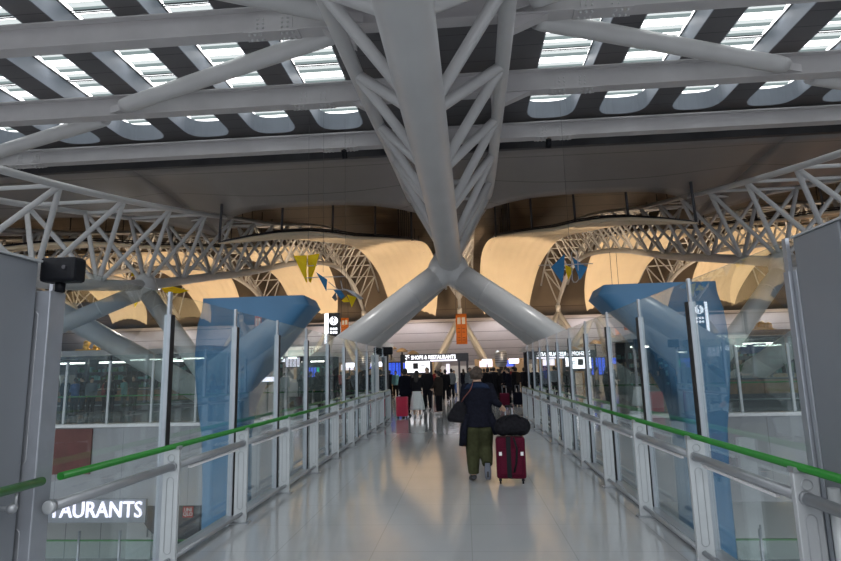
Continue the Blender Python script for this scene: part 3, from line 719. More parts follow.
for k in range(2):
    for j in range(3): b.box((xc_-.16+j*.12, 24.59, zz-.16*k-.05), (xc_-.08+j*.12, 24.6, zz-.16*k+.05))
b.build('small_characters', MT['lit'], t)
b = MB(); b.tube((xc_, 24.75, 0), (xc_, 24.75, c.z-.1), .07, n=10); b.build('pole', MT['frame'], t)
# main portal sign
Y = 38; a = at(402, 355.5, Y=Y); c = at(467, 355.5, Y=Y); zb_ = at(430, 361.5, Y=Y).z
t = thing('portal_sign', 'dark portal frame across the hall carrying the lit SHOPS & RESTAURANTS sign', 'sign', ((a.x+c.x)/2, Y, 0))
zt2 = at(430, 355.5, Y=Y).z
for x in (a.x-.05, at(431, 360, Y=Y).x, at(459, 360, Y=Y).x, c.x): b = MB(); b.box((x-.07, Y, 0), (x+.07, Y+.2, zt2+.05)); b.build('post', MT['frame'], t)
b = MB(); b.box((a.x-.1, Y-.02, zb_-.02), (c.x+.1, Y+.22, zt2+.1)); b.build('lintel', MT['frame'], t)
e = at(457, 355.5, Y=Y).x
b = MB(); b.box((at(430, 355, Y=Y).x, Y-.06, zb_), (e, Y-.02, zb_+.10)); b.build('lit_panel', MT['litw'], t)
text_mb('✈ SHOPS & RESTAURANTS', .36, facing((a.x+e)/2+.05, Y-.09, (zb_+zt2)/2+.07), .004, bold=.008, fit=(e-a.x)*.92).build('lettering', MT['lit'], t)
b = MB(); b.box((a.x+.02, Y-.05, zb_), (at(430, 355, Y=Y).x, Y-.02, zt2)); b.build('name_panel', MT['frame'], t)
s0 = at(405.5, 361.5, Y=Y-.3); s1 = at(430, 374, Y=Y-.3)
t = thing('advert_screen', 'bright white advertising screen with a phone picture under the portal sign', 'screen', ((s0.x+s1.x)/2, Y-.4, 0))
b = MB(); b.box((s0.x-.05, Y-.3, s1.z-.05), (s1.x+.05, Y-.2, s0.z+.02)); b.build('bezel', MT['frame'], t)
b = MB(); b.box((s0.x, Y-.33, s1.z+.12), (s1.x, Y-.3, s0.z)); b.build('lit_face', MT['lit'], t)
b = MB(); b.box((s0.x+.5, Y-.34, s1.z+.35), (s0.x+.85, Y-.33, s0.z-.12)); b.build('phone_picture', MT['frame'], t)
b = MB(); b.box((s0.x+1.0, Y-.34, s1.z+.45), (s0.x+1.4, Y-.33, s1.z+.5)); b.box((s0.x+1.0, Y-.34, s1.z+.55), (s0.x+1.3, Y-.33, s1.z+.6)); b.build('caption_bars', MT['greyc'], t)
b = MB(); b.box((s0.x+.3, Y-.28, 0), (s0.x+.45, Y-.22, s1.z)); b.box((s1.x-.45, Y-.28, 0), (s1.x-.3, Y-.22, s1.z)); b.build('stand', MT['frame'], t)
# flight boards
def board(x0, y0, x1, y1, Y, label, m1='litblue', m2='litgreen', grid=True):
    a = at(x0, y0, Y=Y); c = at(x1, y1, Y=Y); t = thing('flight_board', label, 'screen', ((a.x+c.x)/2, Y, 0))
    b = MB(); b.box((a.x-.06, Y, c.z-.06), (c.x+.06, Y+.15, a.z+.06)); b.build('casing', MT['frame'], t)
    n = 4
    for k in range(n):
        xa = a.x+(c.x-a.x)*k/n; xb = a.x+(c.x-a.x)*(k+1)/n
        b = MB(); b.box((xa+.03, Y-.03, c.z), (xb-.03, Y, a.z)); s_ = b.build('display', MT[m1 if k != 0 else m2], t)
        b = MB()
        for j in range(5): b.box((xa+.08, Y-.036, a.z-(a.z-c.z)*(j+.6)/5.5), (xb-.1, Y-.03, a.z-(a.z-c.z)*(j+.4)/5.5))
        b.build('text_lines', MT['bluec'], s_)
    for x in (a.x+.1, c.x-.1): b = MB(); b.box((x-.04, Y+.03, 0), (x+.04, Y+.11, c.z)); b.build('support', MT['frame'], t)
board(388.5, 363, 402.5, 379, 40, 'blue flight information board left of the portal sign', 'litblue', 'litblue')
board(535, 362, 549, 378, 40, 'blue and green flight information board seen past the end of the right railing')
board(551, 351, 567, 360, 38, 'small pale lit information panel to the right of the right-hand flight board', 'litw', 'litw')
# banners
def banner(x0, y0, x1, y1, Y, label, ztop):
    a = at(x0, y0, Y=Y); c = at(x1, y1, Y=Y); t = thing('hanging_banner', label, 'banner', ((a.x+c.x)/2, Y, c.z))
    rows = [[(a.x+(c.x-a.x)*u/6, Y+.04*math.sin(u*1.4), a.z+(c.z-a.z)*v/4) for u in range(7)] for v in range(5)]
    b = MB(); b.grid(rows, True, .02); cl = b.build('cloth', MT['orange'], t)
    b = MB(); w_ = c.x-a.x; hh = a.z-c.z
    for q in (.14, .56): b.box((a.x+w_*q, Y-.05, a.z-hh*.34), (a.x+w_*(q+.3), Y-.03, a.z-hh*.12))
    b.build('emblems', MT['cream'], cl)
    b = MB(); b.box((a.x+w_*.47, Y-.05, c.z+hh*.05), (a.x+w_*.5, Y-.03, a.z-hh*.4))
    for q in (.14, .58):
        for v in (.5, .62, .8, .88): b.box((a.x+w_*q, Y-.05, a.z-hh*v), (a.x+w_*(q+.24), Y-.03, a.z-hh*(v-.025)))
    b.build('printed_lines', MT['orangedk'], cl)
    for x in (a.x+.05, c.x-.05): b = MB(); b.tube((x, Y, a.z), (x, Y, ztop), .02, n=6); b.build('wire', MT['frame'], t)
banner(455.5, 314, 467.5, 344, 60, 'orange hanging banner in the middle of the hall below the central column', 14)
banner(341, 318, 348.5, 338, 60, 'orange hanging banner partly hidden behind the left leg of the central column', 14)
banner(613, 302, 624, 345, 52, 'orange hanging banner seen through the glass right of the walkway', 13)
# ================================================================== KITES
def kite(Y, label, shapes, bars, oy=.0, px=None):
    ps = [p for m_, pts in shapes for p in pts]; cxp = sum(p[0] for p in ps)/len(ps); top = min(p[1] for p in ps)
    c0 = at(cxp, top, Y=Y); t = thing('kite_mobile', label, 'kite', tuple(c0))
    for i, (m_, pts) in enumerate(shapes):
        P = [at(x, y, Y=Y+.12*((i % 3)-1)) for x, y in pts]; n = len(P)
        for j, q in enumerate(P): q.y += .12*math.sin(j*2.1+i)
        vs = P + [q+Vector((0, .03, 0)) for q in P]
        b = MB(); b.add(vs, [tuple(range(n)), tuple(range(2*n-1, n-1, -1))] + [(k, (k+1) % n, n+(k+1) % n, n+k) for k in range(n)]); b.build('wing', MT[m_], t)
    for pts in bars:
        b = MB(); b.sweep([at(x, y, Y=Y) for x, y in pts], .02, 6); b.build('spar', MT['alu'], t)
    b = MB(); b.tube(c0, (c0.x, c0.y, 11.9 if Y < 23 else side_zb(Y)+.2), .006, n=5); b.build('wire', MT['frame'], t)
g = lambda L: [(290+x/7, 235+y/7) for x, y in L]
kite(21, 'pair of yellow kite wings hanging high left of the central column', [('yellow', g([(25,145),(113,138),(119,225),(118,330),(108,330)])), ('yellow', g([(120,138),(205,130),(185,220),(140,332),(130,325)]))], [g([(66,218),(190,214)])])
kite(20.4, 'blue triangular kite hanging right of the yellow pair', [('bluedk', g([(183,260),(255,308),(258,395)]))], [g([(110,300),(385,290)]), g([(258,380),(400,385)])])
kite(21.3, 'blue, grey and yellow kite cluster just above the left leg of the central column', [('bluedk', g([(300,380),(352,386),(388,430),(356,450)])), ('greyc', g([(288,435),(318,402),(335,452),(312,462)])), ('yellow', g([(395,415),(468,438),(432,507),(415,460)])), ('yellow', g([(360,460),(400,432),(412,466),(375,470)])), ('alu', g([(370,375),(440,392),(512,440),(495,455),(420,405)]))], [g([(355,320),(370,390)]), g([(270,330),(360,400)])])
g = lambda L: [(530+x/7, 235+y/7) for x, y in L]
kite(21, 'blue and yellow kite mobile with white hoop hanging right of the central column', [('bluedk', g([(243,130),(150,222),(222,337),(240,250)])), ('bluedk', g([(300,150),(312,215),(346,320),(407,225),(345,190)])), ('yellow', g([(250,205),(302,240),(290,270),(272,312),(250,260)]))], [g([(60,212),(240,208),(440,200)]), g([(290,125),(300,112),(325,112),(333,130),(340,310),(325,330),(305,330),(295,310),(290,125)])])
g = lambda L: [(50+x/5.26, 260+y/5.26) for x, y in L]
kite(33, 'flat yellow kite wing right of the left branching column', [('yellow', g([(582,142),(640,138),(737,162),(680,175),(600,172)]))], [g([(560,150),(600,160)])])
kite(33, 'cluster of small yellow pennants hanging behind the left branching column', [('yellow', g([(435,175),(478,182),(450,252)])), ('yellow', g([(320,135),(372,128),(360,155),(330,158)])), ('yellow', g([(425,60),(448,85),(428,85)])), ('yellow', g([(390,195),(412,205),(410,222)])), ('yellow', g([(484,178),(508,172),(500,192)]))], [g([(330,150),(500,185)])])

def bar_counter(x0, x1, y, label, top='rail'):
    t = thing('bar_counter', label, 'counter', ((x0+x1)/2, y, 0))
    b = MB(); b.box((x0, y, 0), (x1, y+.7, .5)); b.build('plinth', MT['frame'], t)
    n = int((x1-x0)/1.4)
    for k in range(n): b = MB(); b.box((x0+(x1-x0)*k/n+.02, y-.02, .5), (x0+(x1-x0)*(k+1)/n-.02, y+.68, 1.02)); b.build('front_panel', MT['wood'], t)
    b = MB(); b.box((x0-.05, y-.08, 1.02), (x1+.05, y+.75, 1.07)); b.build('countertop', MT['frame'], t)
    b = MB(); b.tube((x0, y-.1, .3), (x1, y-.1, .3), .03, n=8)
    for k in range(n+1): b.tube((x0+(x1-x0)*k/n, y-.1, .3), (x0+(x1-x0)*k/n, y+.02, .3), .015, n=6)
    b.build('foot_rail', MT[top], t)
bar_counter(9.6, 23, 22.2, 'long brown panelled counter just behind the right hall edge glass')
bar_counter(-23, -12, 27.6, 'long brown panelled counter in front of the left shop')
rp_ = random.Random(5)
for k in range(7):
    x = 10.4+1.9*k; t = thing('potted_plant', 'small green potted plant on the brown counter, ' + ('first', 'second', 'third', 'fourth', 'fifth', 'sixth', 'seventh')[k] + ' from the left', 'plant', (x, 22.55, 1.07), 0, 'plants on the brown counter')
    b = MB(); b.sweep([(x, 22.55, 1.07), (x, 22.55, 1.25)], [.09, .12], 12); b.build('pot', MT['greyc'], t)
    b = MB()
    for q in range(26):
        a = rp_.uniform(0, 6.28); r_ = rp_.uniform(.08, .26); h_ = rp_.uniform(.1, .42); p_ = Vector((x, 22.55, 1.24)); e_ = p_+Vector((r_*math.cos(a), r_*math.sin(a), h_)); m_ = (p_+e_)/2+Vector((0, 0, .06))
        b.sweep([p_, m_, e_], [(.008, .008), (.035, .006), (.005, .003)], 6)
    b.build('leaves', MT['plant'], t)
# hall lamps on mushroom-shaped stands seen by the portal
for k, (px, py) in enumerate(((391, 348), (402, 350.5), (413, 353))):
    p_ = at(px, py, Y=44); t = thing('stand_lamp', 'tan mushroom-topped stand lamp left of the portal sign, %s of three' % ('leftmost', 'middle', 'rightmost')[k], 'lamp', (p_.x, 44, 0))
    b = MB(); b.sweep([(p_.x, 44, p_.z-.12), (p_.x, 44, p_.z), (p_.x, 44, p_.z+.14), (p_.x, 44, p_.z+.2)], [.48, .42, .22, .05], 16); b.build('lamp_shade', MT['tan'], t)
    b = MB(); b.tube((p_.x, 44, 0), (p_.x, 44, p_.z-.1), .06, n=10); b.build('pole', MT['frame'], t)
# lit light boxes on the far desks
for k, (px0, px1, py, Y, lb) in enumerate(((482, 492, 361.5, 46, 'left of two small white light boxes over the queue'), (509, 519, 361, 46, 'right of two small white light boxes over the queue'), (566, 582, 352, 39.5, 'long white light box seen through the right glass'), (446, 450, 372, 47, 'narrow upright lit screen between the group and the walking person'), (575, 590, 372, 36, 'white lit sign panel low behind the right glass'), (205, 232, 349, 29.2, 'pale lit sign strip above the dark left shops'))):
    a = at(px0, py-2.2 if px0 != 446 else 364, Y=Y); c = at(px1, py+2.2 if px0 != 446 else 381, Y=Y); t = thing('light_box', lb, 'light box', ((a.x+c.x)/2, Y, 0))
    b = MB(); b.box((a.x, Y, c.z), (c.x, Y+.12, a.z)); b.build('lit_panel', MT['lit2'] if k != 3 else MT['litw'], t)
    b = MB(); b.box(((a.x+c.x)/2-.05, Y+.03, 0), ((a.x+c.x)/2+.05, Y+.09, c.z)); b.build('post', MT['frame'], t)
# check-in island: long tan counters across the hall
for k, (x0, x1, lb) in enumerate(((-14, -3.2, 'long tan check-in wall far behind the standing group'), (1.0, 12.5, 'long tan check-in wall far behind the queue on the right'))):
    t = thing('check_in_desk', lb, 'desk', ((x0+x1)/2, 58, 0))
    b = MB(); b.box((x0, 58.6, 0), (x1, 59.0, 2.7)); b.build('back_wall', MT['tan'], t)
    n = 5
    for q in range(n): b = MB(); xa = x0+(x1-x0)*q/n+.2; xb = x0+(x1-x0)*(q+1)/n-.2; b.box((xa, 57.4, 0), (xb, 58.0, 1.05)); b.box((xa-.05, 57.3, 1.05), (xb+.05, 58.05, 1.1)); b.build('counter', MT['wallw'], t)
    for q in range(n): b = MB(); xa = x0+(x1-x0)*q/n+.5; xb = x0+(x1-x0)*(q+1)/n-.5; b.box((xa, 58.5, 1.9), (xb, 58.6, 2.5)); b.build('screen', MT['litblue' if q % 2 else 'litw'], t)
t = thing('air_nozzle', 'grey ribbed drum-shaped air nozzle on a stand above the queue', 'air nozzle', (at(501, 358, Y=48).x, 48, 0))
c = at(501, 358, Y=48); b = MB(); b.sweep([(c.x, 48, c.z-.75), (c.x, 48, c.z-.5), (c.x, 48, c.z+.4), (c.x, 48, c.z+.6)], [.35, .5, .5, .4], 18); b.build('drum', MT['alu'], t)
b = MB()
for q in range(5): b.tube((c.x, 48, c.z-.4+.18*q), (c.x, 48, c.z-.36+.18*q), .53, n=18)
b.build('ribs', MT['frame'], t); b = MB(); b.tube((c.x, 48, 0), (c.x, 48, c.z-.75), .18, n=10); b.build('pole', MT['frame'], t)

for s in (-1, 1):  # invented fixtures, added for the fill light on the column legs
    x = CX+s*4.2; t = thing('fillspot', 'small black spotlight added to light the column legs, under the dark roof beam %s of the central truss' % ('left' if s < 0 else 'right'), 'fillspot', (x, 21.9, 10.85))
    b = MB(); b.tube((x, 21.9, 10.85), (x, 21.9, 10.72), .05, n=10); b.build('stem', MT['black'], t)
    b = MB(); b.tube((x, 21.8, 10.76), (x-s*.0, 22.0, 10.5), .11, .13, n=16); b.build('housing', MT['black'], t)
# ================================================================== PEOPLE
def J(h, pose):
    k = h/1.65
    d = dict(pel=(0,0,.88), waist=(0,0,1.03), chest=(0,.0,1.22), neck=(0,0,1.41), head=(0,.015,1.55),
             sL=(-.17,0,1.365), sR=(.17,0,1.365), eL=(-.215,-.02,1.10), eR=(.215,-.02,1.10), wL=(-.215,.06,.865), wR=(.215,.06,.865),
             hL=(-.09,0,.86), hR=(.09,0,.86), kL=(-.1,.02,.47), kR=(.1,.02,.47), aL=(-.105,-.01,.08), aR=(.105,-.01,.08), tL=(-.115,.15,.025), tR=(.115,.15,.025))
    if pose == 'walk': d.update(kL=(-.09,.06,.47), aL=(-.09,.10,.08), tL=(-.09,.26,.025), kR=(.10,.05,.48), aR=(.10,-.16,.17), tR=(.11,-.10,.03), wL=(-.2,.1,.87), wR=(.24,-.08,.87))
    if pose == 'pull': d.update(sR=(.18,-.01,1.36), eR=(.26,-.06,1.13), wR=(.335,-.02,1.085), sL=(-.18,0,1.36), eL=(-.225,.02,1.12), wL=(-.16,.17,1.05),
                                kL=(-.1,.05,.47), aL=(-.10,.02,.08), tL=(-.13,.18,.025), kR=(.09,.10,.49), aR=(.10,-.12,.24), tR=(.10,-.16,.09), head=(-.005,.05,1.52), neck=(0,.02,1.405))
    if pose == 'phone': d.update(eL=(-.2,.04,1.1), wL=(-.08,.24,1.16), eR=(.2,.04,1.1), wR=(.08,.24,1.14))
    if pose == 'hold': d.update(eR=(.23,.03,1.1), wR=(.2,.25,1.05))
    if pose == 'lean': d.update(neck=(.03,.02,1.40), head=(.05,.05,1.535), eL=(-.22,.06,1.12), wL=(-.12,.25,1.0))
    return {a: Vector(b)*k for a, b in d.items()}, k
def hand(b, w, d, k, side, curl=.6):
    d = d.normalized(); side_v = Vector((side, 0, 0)); n = d.cross(side_v)
    if n.length < .1: n = Vector((0, 1, 0))
    n.normalize(); sv = n.cross(d).normalized()
    b.sweep([w, w+d*.045*k, w+d*.085*k], [(.028*k, .018*k), (.04*k, .016*k), (.038*k, .014*k)], 8, up=n)
    base = w+d*.08*k
    for q, L in ((-.027, .062), (-.009, .072), (.009, .067), (.027, .052)):
        p0 = base+sv*q*k; p1 = p0+(d*.6+n*.35*curl)*L*.6*k; p2 = p1+(d*.35+n*.75*curl)*L*.55*k
        b.sweep([p0-d*.01*k, p1, p2], [.0095*k, .009*k, .007*k], 6)
    t0 = w+d*.03*k-sv*.03*k*side; b.sweep([t0, t0+(d*.7-sv*side*.6)*.035*k, t0+(d*1.2-sv*side*.5+n*.3)*.05*k], [.011*k, .0105*k, .008*k], 6)
def person(name_loc, label, h=1.65, rz=0, pose='stand', top='blackc', legs='blackc', style='jacket', hair='hairb', hairst='short', shoes='shoe', vox=.02, group=None, sleeve=None, coat=.80, wide=1.0):
    x, y = name_loc; root = thing('person', label, 'person', (x, y, 0), rz, group); j, k = J(h, pose)
    up = (0, 1, 0)
    # body: one continuous surface
    b = MB()
    b.sweep([j['pel']+Vector((0,0,-.08*k)), j['pel']+Vector((0,0,.03*k)), j['waist'], j['chest'], j['chest']+Vector((0,0,.11*k)), j['neck']+Vector((0,0,-.01*k)), j['neck']+Vector((0,.005,.06*k)), j['head']+Vector((0,-.01,-.06*k))],
            [(.13*k,.10*k), (.158*k,.108*k), (.128*k,.092*k), (.152*k,.108*k), (.155*k,.095*k), (.085*k,.065*k), (.052*k,.054*k), (.05*k,.054*k)], 20, up=up)
    hd = j['head']; b.ball(hd+Vector((0,0,.015*k)), (.076*k,.094*k,.105*k), 18, 12); b.ball(hd+Vector((0,.028*k,-.052*k)), (.056*k,.062*k,.06*k), 14, 9)
    b.sweep([hd+Vector((0,.085*k,.02*k)), hd+Vector((0,.112*k,-.022*k))], [.010*k,.016*k], 6); b.ball(hd+Vector((0,.09*k,-.055*k)), (.026*k,.014*k,.009*k), 8, 5)
    for s in (-1, 1): b.ball(hd+Vector((s*.078*k,-.005*k,-.005*k)), (.012*k,.022*k,.032*k), 8, 6)
    for S, s in (('L', -1), ('R', 1)):
        b.sweep([j['s'+S]-Vector((s*.03*k,0,.0)), j['s'+S], (j['s'+S]+j['e'+S])/2, j['e'+S]], [.05*k,.055*k,.045*k,.038*k], 12)
        b.sweep([j['e'+S], (j['e'+S]*.65+j['w'+S]*.35), j['w'+S]], [.038*k,.037*k,.024*k], 12); b.ball(j['e'+S], .039*k, 10, 7)
        hand(b, j['w'+S], (j['w'+S]-j['e'+S])*.7+Vector((0,.03,-.05)), k, s)
        b.sweep([j['h'+S]+Vector((0,0,.03*k)), j['h'+S]-Vector((0,0,.1*k)), (j['h'+S]+j['k'+S])/2, j['k'+S]], [.095*k,.09*k,.072*k,.055*k], 12)
        b.sweep([j['k'+S], j['k'+S]*.6+j['a'+S]*.4+Vector((0,-.02*k,0)), j['a'+S]], [.055*k,.052*k,.033*k], 12); b.ball(j['k'+S], .056*k, 10, 7)
        b.sweep([j['a'+S], (j['a'+S]+j['t'+S])/2, j['t'+S]], [.036*k, .038*k, .028*k], 8)
    b.build('body', MT['skin'], root, local=True, remesh=min(vox, .014) if vox < .02 else vox*.8)
    # top garment
    g = MB(); ht = coat*k if style != 'skirt' else .93*k
    bot = Vector((j['pel'].x, j['pel'].y, ht))
    fl = 1.12 if style == 'coat' else 1.0
    pts = [bot, Vector((j['pel'].x, j['pel'].y, max(ht+.03, .93*k))), j['waist']+Vector((0,0,.02*k)), j['chest'], j['chest']+Vector((0,0,.12*k)), j['neck']+Vector((0,0,0)), j['neck']+Vector((0,0,.035*k))]
    rr = [(.19*k*fl*wide,.14*k*fl), (.182*k*wide,.135*k), (.165*k*wide,.125*k), (.18*k*wide,.135*k), (.175*k*wide,.118*k), (.10*k,.082*k), (.068*k,.07*k)]
    g.sweep(pts, rr, 22, up=up)
    for S, s in (('L', -1), ('R', 1)):
        sh, el, wr = j['s'+S], j['e'+S], j['w'+S]
        g.sweep([sh-Vector((s*.06*k,0,-.01*k)), sh, (sh+el)/2, el], [.062*k,.07*k,.063*k,.056*k], 12); g.ball(el, .057*k, 10, 7)
        g.sweep([el, el*.1+wr*.9, wr], [.056*k,.044*k,.042*k], 12)
    tp = g.build('jacket' if style != 'skirt' else 'top', MT[top], root, local=True, remesh=vox)
    # lower garment
    g = MB()
    if style == 'skirt':
        n = 40; rows = []
        for i in range(9):
            v = i/8; z = (.98-.70*v)*k; r = []
            for q in range(n+1):
                a = 2*PI*q/n; fo = 1+.07*v*math.sin(a*9+1); rx = (.145+.13*v**.8)*k*fo; ry = (.115+.12*v**.8)*k*fo
                r.append((j['pel'].x+rx*math.cos(a), j['pel'].y+ry*math.sin(a), z))
            rows.append(r)
        g.grid(rows, True, .008); g.build('skirt', MT[legs], root, local=True)
    else:
        w = 1.35 if pose == 'pull' else 1.0
        g.sweep([j['pel']+Vector((0,0,.12*k)), j['pel'], j['pel']-Vector((0,0,.09*k))], [(.15*k,.115*k), (.178*k,.128*k), (.165*k,.12*k)], 20, up=up)
        for S, s in (('L', -1), ('R', 1)):
            hp, kn, an = j['h'+S], j['k'+S], j['a'+S]
            g.sweep([hp+Vector((0,0,.02*k)), hp-Vector((0,0,.1*k)), (hp+kn)/2, kn], [.1*k,.104*k*w**.5,.09*k*w,.078*k*w], 14); g.ball(kn, .078*k*w, 12, 8)
            g.sweep([kn, (kn+an)/2, an+(kn-an)*.08], [.078*k*w,.07*k*w,.056*k*w], 14)
        g.build('trousers', MT[legs], root, local=True, remesh=vox)
    for S, s in (('L', -1), ('R', 1)):
        an, to = j['a'+S], j['t'+S]; g = MB(); d = (to-an)
        g.sweep([an-d*.25+Vector((0,0,-.02*k)), an+Vector((0,0,-.01*k)), an+d*.5+Vector((0,0,-.005)), to+d*.05+Vector((0,0,.008*k)), to+d*.22+Vector((0,0,.006))], [.03*k,.047*k,.046*k,.042*k,.018*k], 10)
        so = g.build('shoe', MT[shoes], root, local=True)
        g = MB(); n = Vector((0,0,-1)) if pose != 'pull' or s < 0 else (d.cross(Vector((1,0,0)))).normalized()*(1 if d.cross(Vector((1,0,0))).y < 0 else -1)
        if n.z > 0 and not (pose == 'pull' and s > 0): n = -n
        o_ = n*.036*k if (pose == 'pull' and s > 0) else Vector((0,0,-.028*k))
        p0 = an-d*.25+o_; p1 = to+d*.2+(n*.03*k if (pose == 'pull' and s > 0) else Vector((0,0,-.02*k)))
        if not (pose == 'pull' and s > 0): p0.z = max(p0.z, .012) if an.z < .1*k else p0.z; p1.z = .012
        g.sweep([p0, (p0+p1)/2, p1], [(.036*k,.01*k), (.047*k,.01*k), (.036*k,.01*k)], 10, up=n); g.build('sole', MT['sole'], so, local=True)
    # hair
    g = MB(); rnd = random.Random(int(h*1000)+int(abs(x)*97))
    if hairst == 'curly':
        g.ball(hd+Vector((0,-.02*k,.03*k)), (.085*k,.10*k,.108*k), 16, 11)
        for q in range(90):
            th = rnd.uniform(0, 2*PI); z = rnd.uniform(-.5, 1); rr_ = math.sqrt(1-z*z); v = Vector((rr_*math.cos(th)*.088, rr_*math.sin(th)*.10-.015, z*.11+.022))
            if v.y > .055 and v.z < .08: continue
            g.ball(hd+v*k, rnd.uniform(.014, .024)*k, 7, 5)
        g.build('hair', MT[hair], root, local=True, remesh=.008)
    else:
        g.ball(hd+Vector((0,-.016*k,.03*k)), (.087*k,.098*k,.108*k), 16, 11)
        g.ball(hd+Vector((0,-.045*k,-.01*k)), (.08*k,.07*k,.09*k), 12, 8)
        if hairst == 'long': g.sweep([hd+Vector((0,-.05*k,.03*k)), hd+Vector((0,-.09*k,-.08*k)), hd+Vector((0,-.125*k,-.2*k)), hd+Vector((0,-.13*k,-.30*k))], [(.085*k,.06*k), (.09*k,.045*k), (.085*k,.035*k), (.05*k,.02*k)], 12, up=(0,1,0))
        if hairst == 'cap': g.sweep([hd+Vector((0,.05*k,.075*k)), hd+Vector((0,.17*k,.055*k))], [(.075*k,.012*k), (.055*k,.008*k)], 10, up=(0,0,1))
        g.build('hair' if hairst != 'cap' else 'cap', MT[hair], root, local=True, remesh=.014)
    for s in (-1, 1):
        e = MB(); e.ball(hd+Vector((s*.03*k,.083*k,.012*k)), (.012*k,.008*k,.007*k), 8, 6); e.build('eye', MT['ink'], root, local=True)
    return root, tp, j, k
# ---- the walking woman with the suitcase
g0 = at(481, 482, Z=0); wx, wy = g0.x, g0.y
woman, jk, j, k = person((wx, wy), 'person walking away in navy jacket and olive trousers, pulling a burgundy suitcase', 1.66, 0, 'pull', 'navy', 'olive', 'jacket', 'hairg', 'curly', 'shoe', .012, coat=.78, wide=1.22)
b = MB(); b.sweep([j['neck']+Vector((0,-.005,.005)), j['neck']+Vector((0,-.01,-.03)), j['chest']+Vector((0,-.012,.09))], [(.115,.10), (.19,.125), (.228,.14)], 22, up=(0,1,0))
b.build('blue_yoke', MT['bluenavy'], jk, local=True, remesh=.012)['label'] = 'lighter blue shoulder yoke'
b = MB(); b.sweep([(-.17,-.03,.98), (-.22,-.03,.75), (-.25,-.04,.52)], [(.05,.10), (.06,.11), (.055,.10)], 12, up=(0,1,0)); b.build('coat_tail', MT['navy'], jk, local=True)
b = MB(); b.sweep([(.17,-.05,.98), (.225,-.05,.80), (.25,-.05,.68)], [(.05,.09), (.06,.09), (.04,.07)], 12, up=(0,1,0)); b.build('coat_tail', MT['navy'], jk, local=True)
# shoulder bag (hangs from her: a thing of its own)
t = thing('shoulder_bag', 'dark slouchy shoulder bag on brown strap hanging at the walking person left side', 'bag', (wx-.235, wy-.06, .86))
b = MB()
rows = []
for i in range(7):
    v = i/6; z = .30-.31*v; w_ = .08+.13*v**.7; d_ = .035+.05*math.sin(PI*min(1, v*.9+.1)); r = []
    for q in range(21): a = 2*PI*q/20; r.append((-.03-.05*v+w_*math.cos(a), d_*math.sin(a), z+.03*math.cos(a)*v))
    rows.append(r)
b.sweep([(-.02,0,.30), (-.03,0,.24), (-.055,0,.14), (-.08,0,.04), (-.085,0,-.0)], [(.05,.03), (.09,.06), (.13,.075), (.155,.08), (.14,.06)], 20, up=(0,1,0)); b.build('bag_body', MT['blackc'], t, local=True, remesh=.012)
b = MB(); b.sweep([(-.02,0,.27), (.03,-.07,.36), (.12,-.11,.46), (.16,-.09,.54), (.17,.0,.60)], (.013), 6, flat=.35); b.build('strap', MT['strap'], t, local=True)
# suitcase with duffel
g1 = at(512, 482.5, Z=0); sx0, sy0 = g1.x, g1.y
t = thing('suitcase', 'burgundy soft suitcase rolling beside the walking person, black straps down its front', 'suitcase', (sx0, sy0, 0), R(-4))
b = MB(); b.box((-.21,-.135,.07), (.21,.135,.645)); b.build('shell', MT['burg'], t, local=True, bevel=.035)
b = MB(); b.box((-.165,-.165,.12), (.165,-.12,.50)); b.build('front_pocket', MT['burg'], t, local=True, bevel=.02)
b = MB(); b.box((-.06,-.178,.09), (.005,-.166,.66)); b.build('strap', MT['black'], t, local=True)
b = MB(); b.sweep([(.05,-.172,.65), (.09,-.18,.5), (.075,-.18,.3), (.04,-.178,.17)], .014, 6, flat=.4); b.build('strap', MT['black'], t, local=True)
for sx_ in (-.145, .16): b = MB(); b.box((sx_-.02,-.172,.40), (sx_+.02,-.165,.45)); b.build('tag', MT['white'], t, local=True)
for s in (-1, 1):
    b = MB(); b.tube((s*.05,.10,.63), (s*.05,.10,1.06), .009, n=8); b.build('handle_bar', MT['alu'], t, local=True)
b = MB(); b.sweep([(-.06,.10,1.05), (-.04,.10,1.075), (.04,.10,1.075), (.06,.10,1.05)], .016, 8); b.build('grip', MT['black'], t, local=True)
for sx_ in (-.16, .16):
    for sy_ in (-.09, .09):
        b = MB(); b.tube((sx_-.012, sy_, .032), (sx_+.012, sy_, .032), .032, n=14); wl = b.build('wheel', MT['black'], t, local=True)
        b = MB(); b.box((sx_-.02, sy_-.02, .04), (sx_+.02, sy_+.02, .085)); b.build('wheel_mount', MT['black'], wl, local=True)
t = thing('duffel_bag', 'black crumpled duffel bag lying on top of the burgundy suitcase', 'bag', (sx0+.03, sy0-.02, .66))
b = MB(); b.ball((0,0,.15), (.25,.17,.15), 20, 12); b.ball((-.13,-.03,.12), (.13,.15,.12)); b.ball((.14,.0,.13), (.14,.15,.135)); b.ball((.02,-.05,.2), (.16,.1,.1))
rn = random.Random(4)
for q in range(26): b.sweep([(rn.uniform(-.22,.1), -.13+rn.uniform(-.02,.02), rn.uniform(.05,.24)), (rn.uniform(-.05,.22), -.135, rn.uniform(.05,.22))], .012, 6)
b.build('bag_body', MT['blackc'], t, local=True, remesh=.014)
b = MB(); b.sweep([(-.1,-.15,.24), (-.03,-.17,.3), (.05,-.16,.31), (.12,-.13,.26)], .012, 6); b.build('carry_handle', MT['black'], t, local=True)
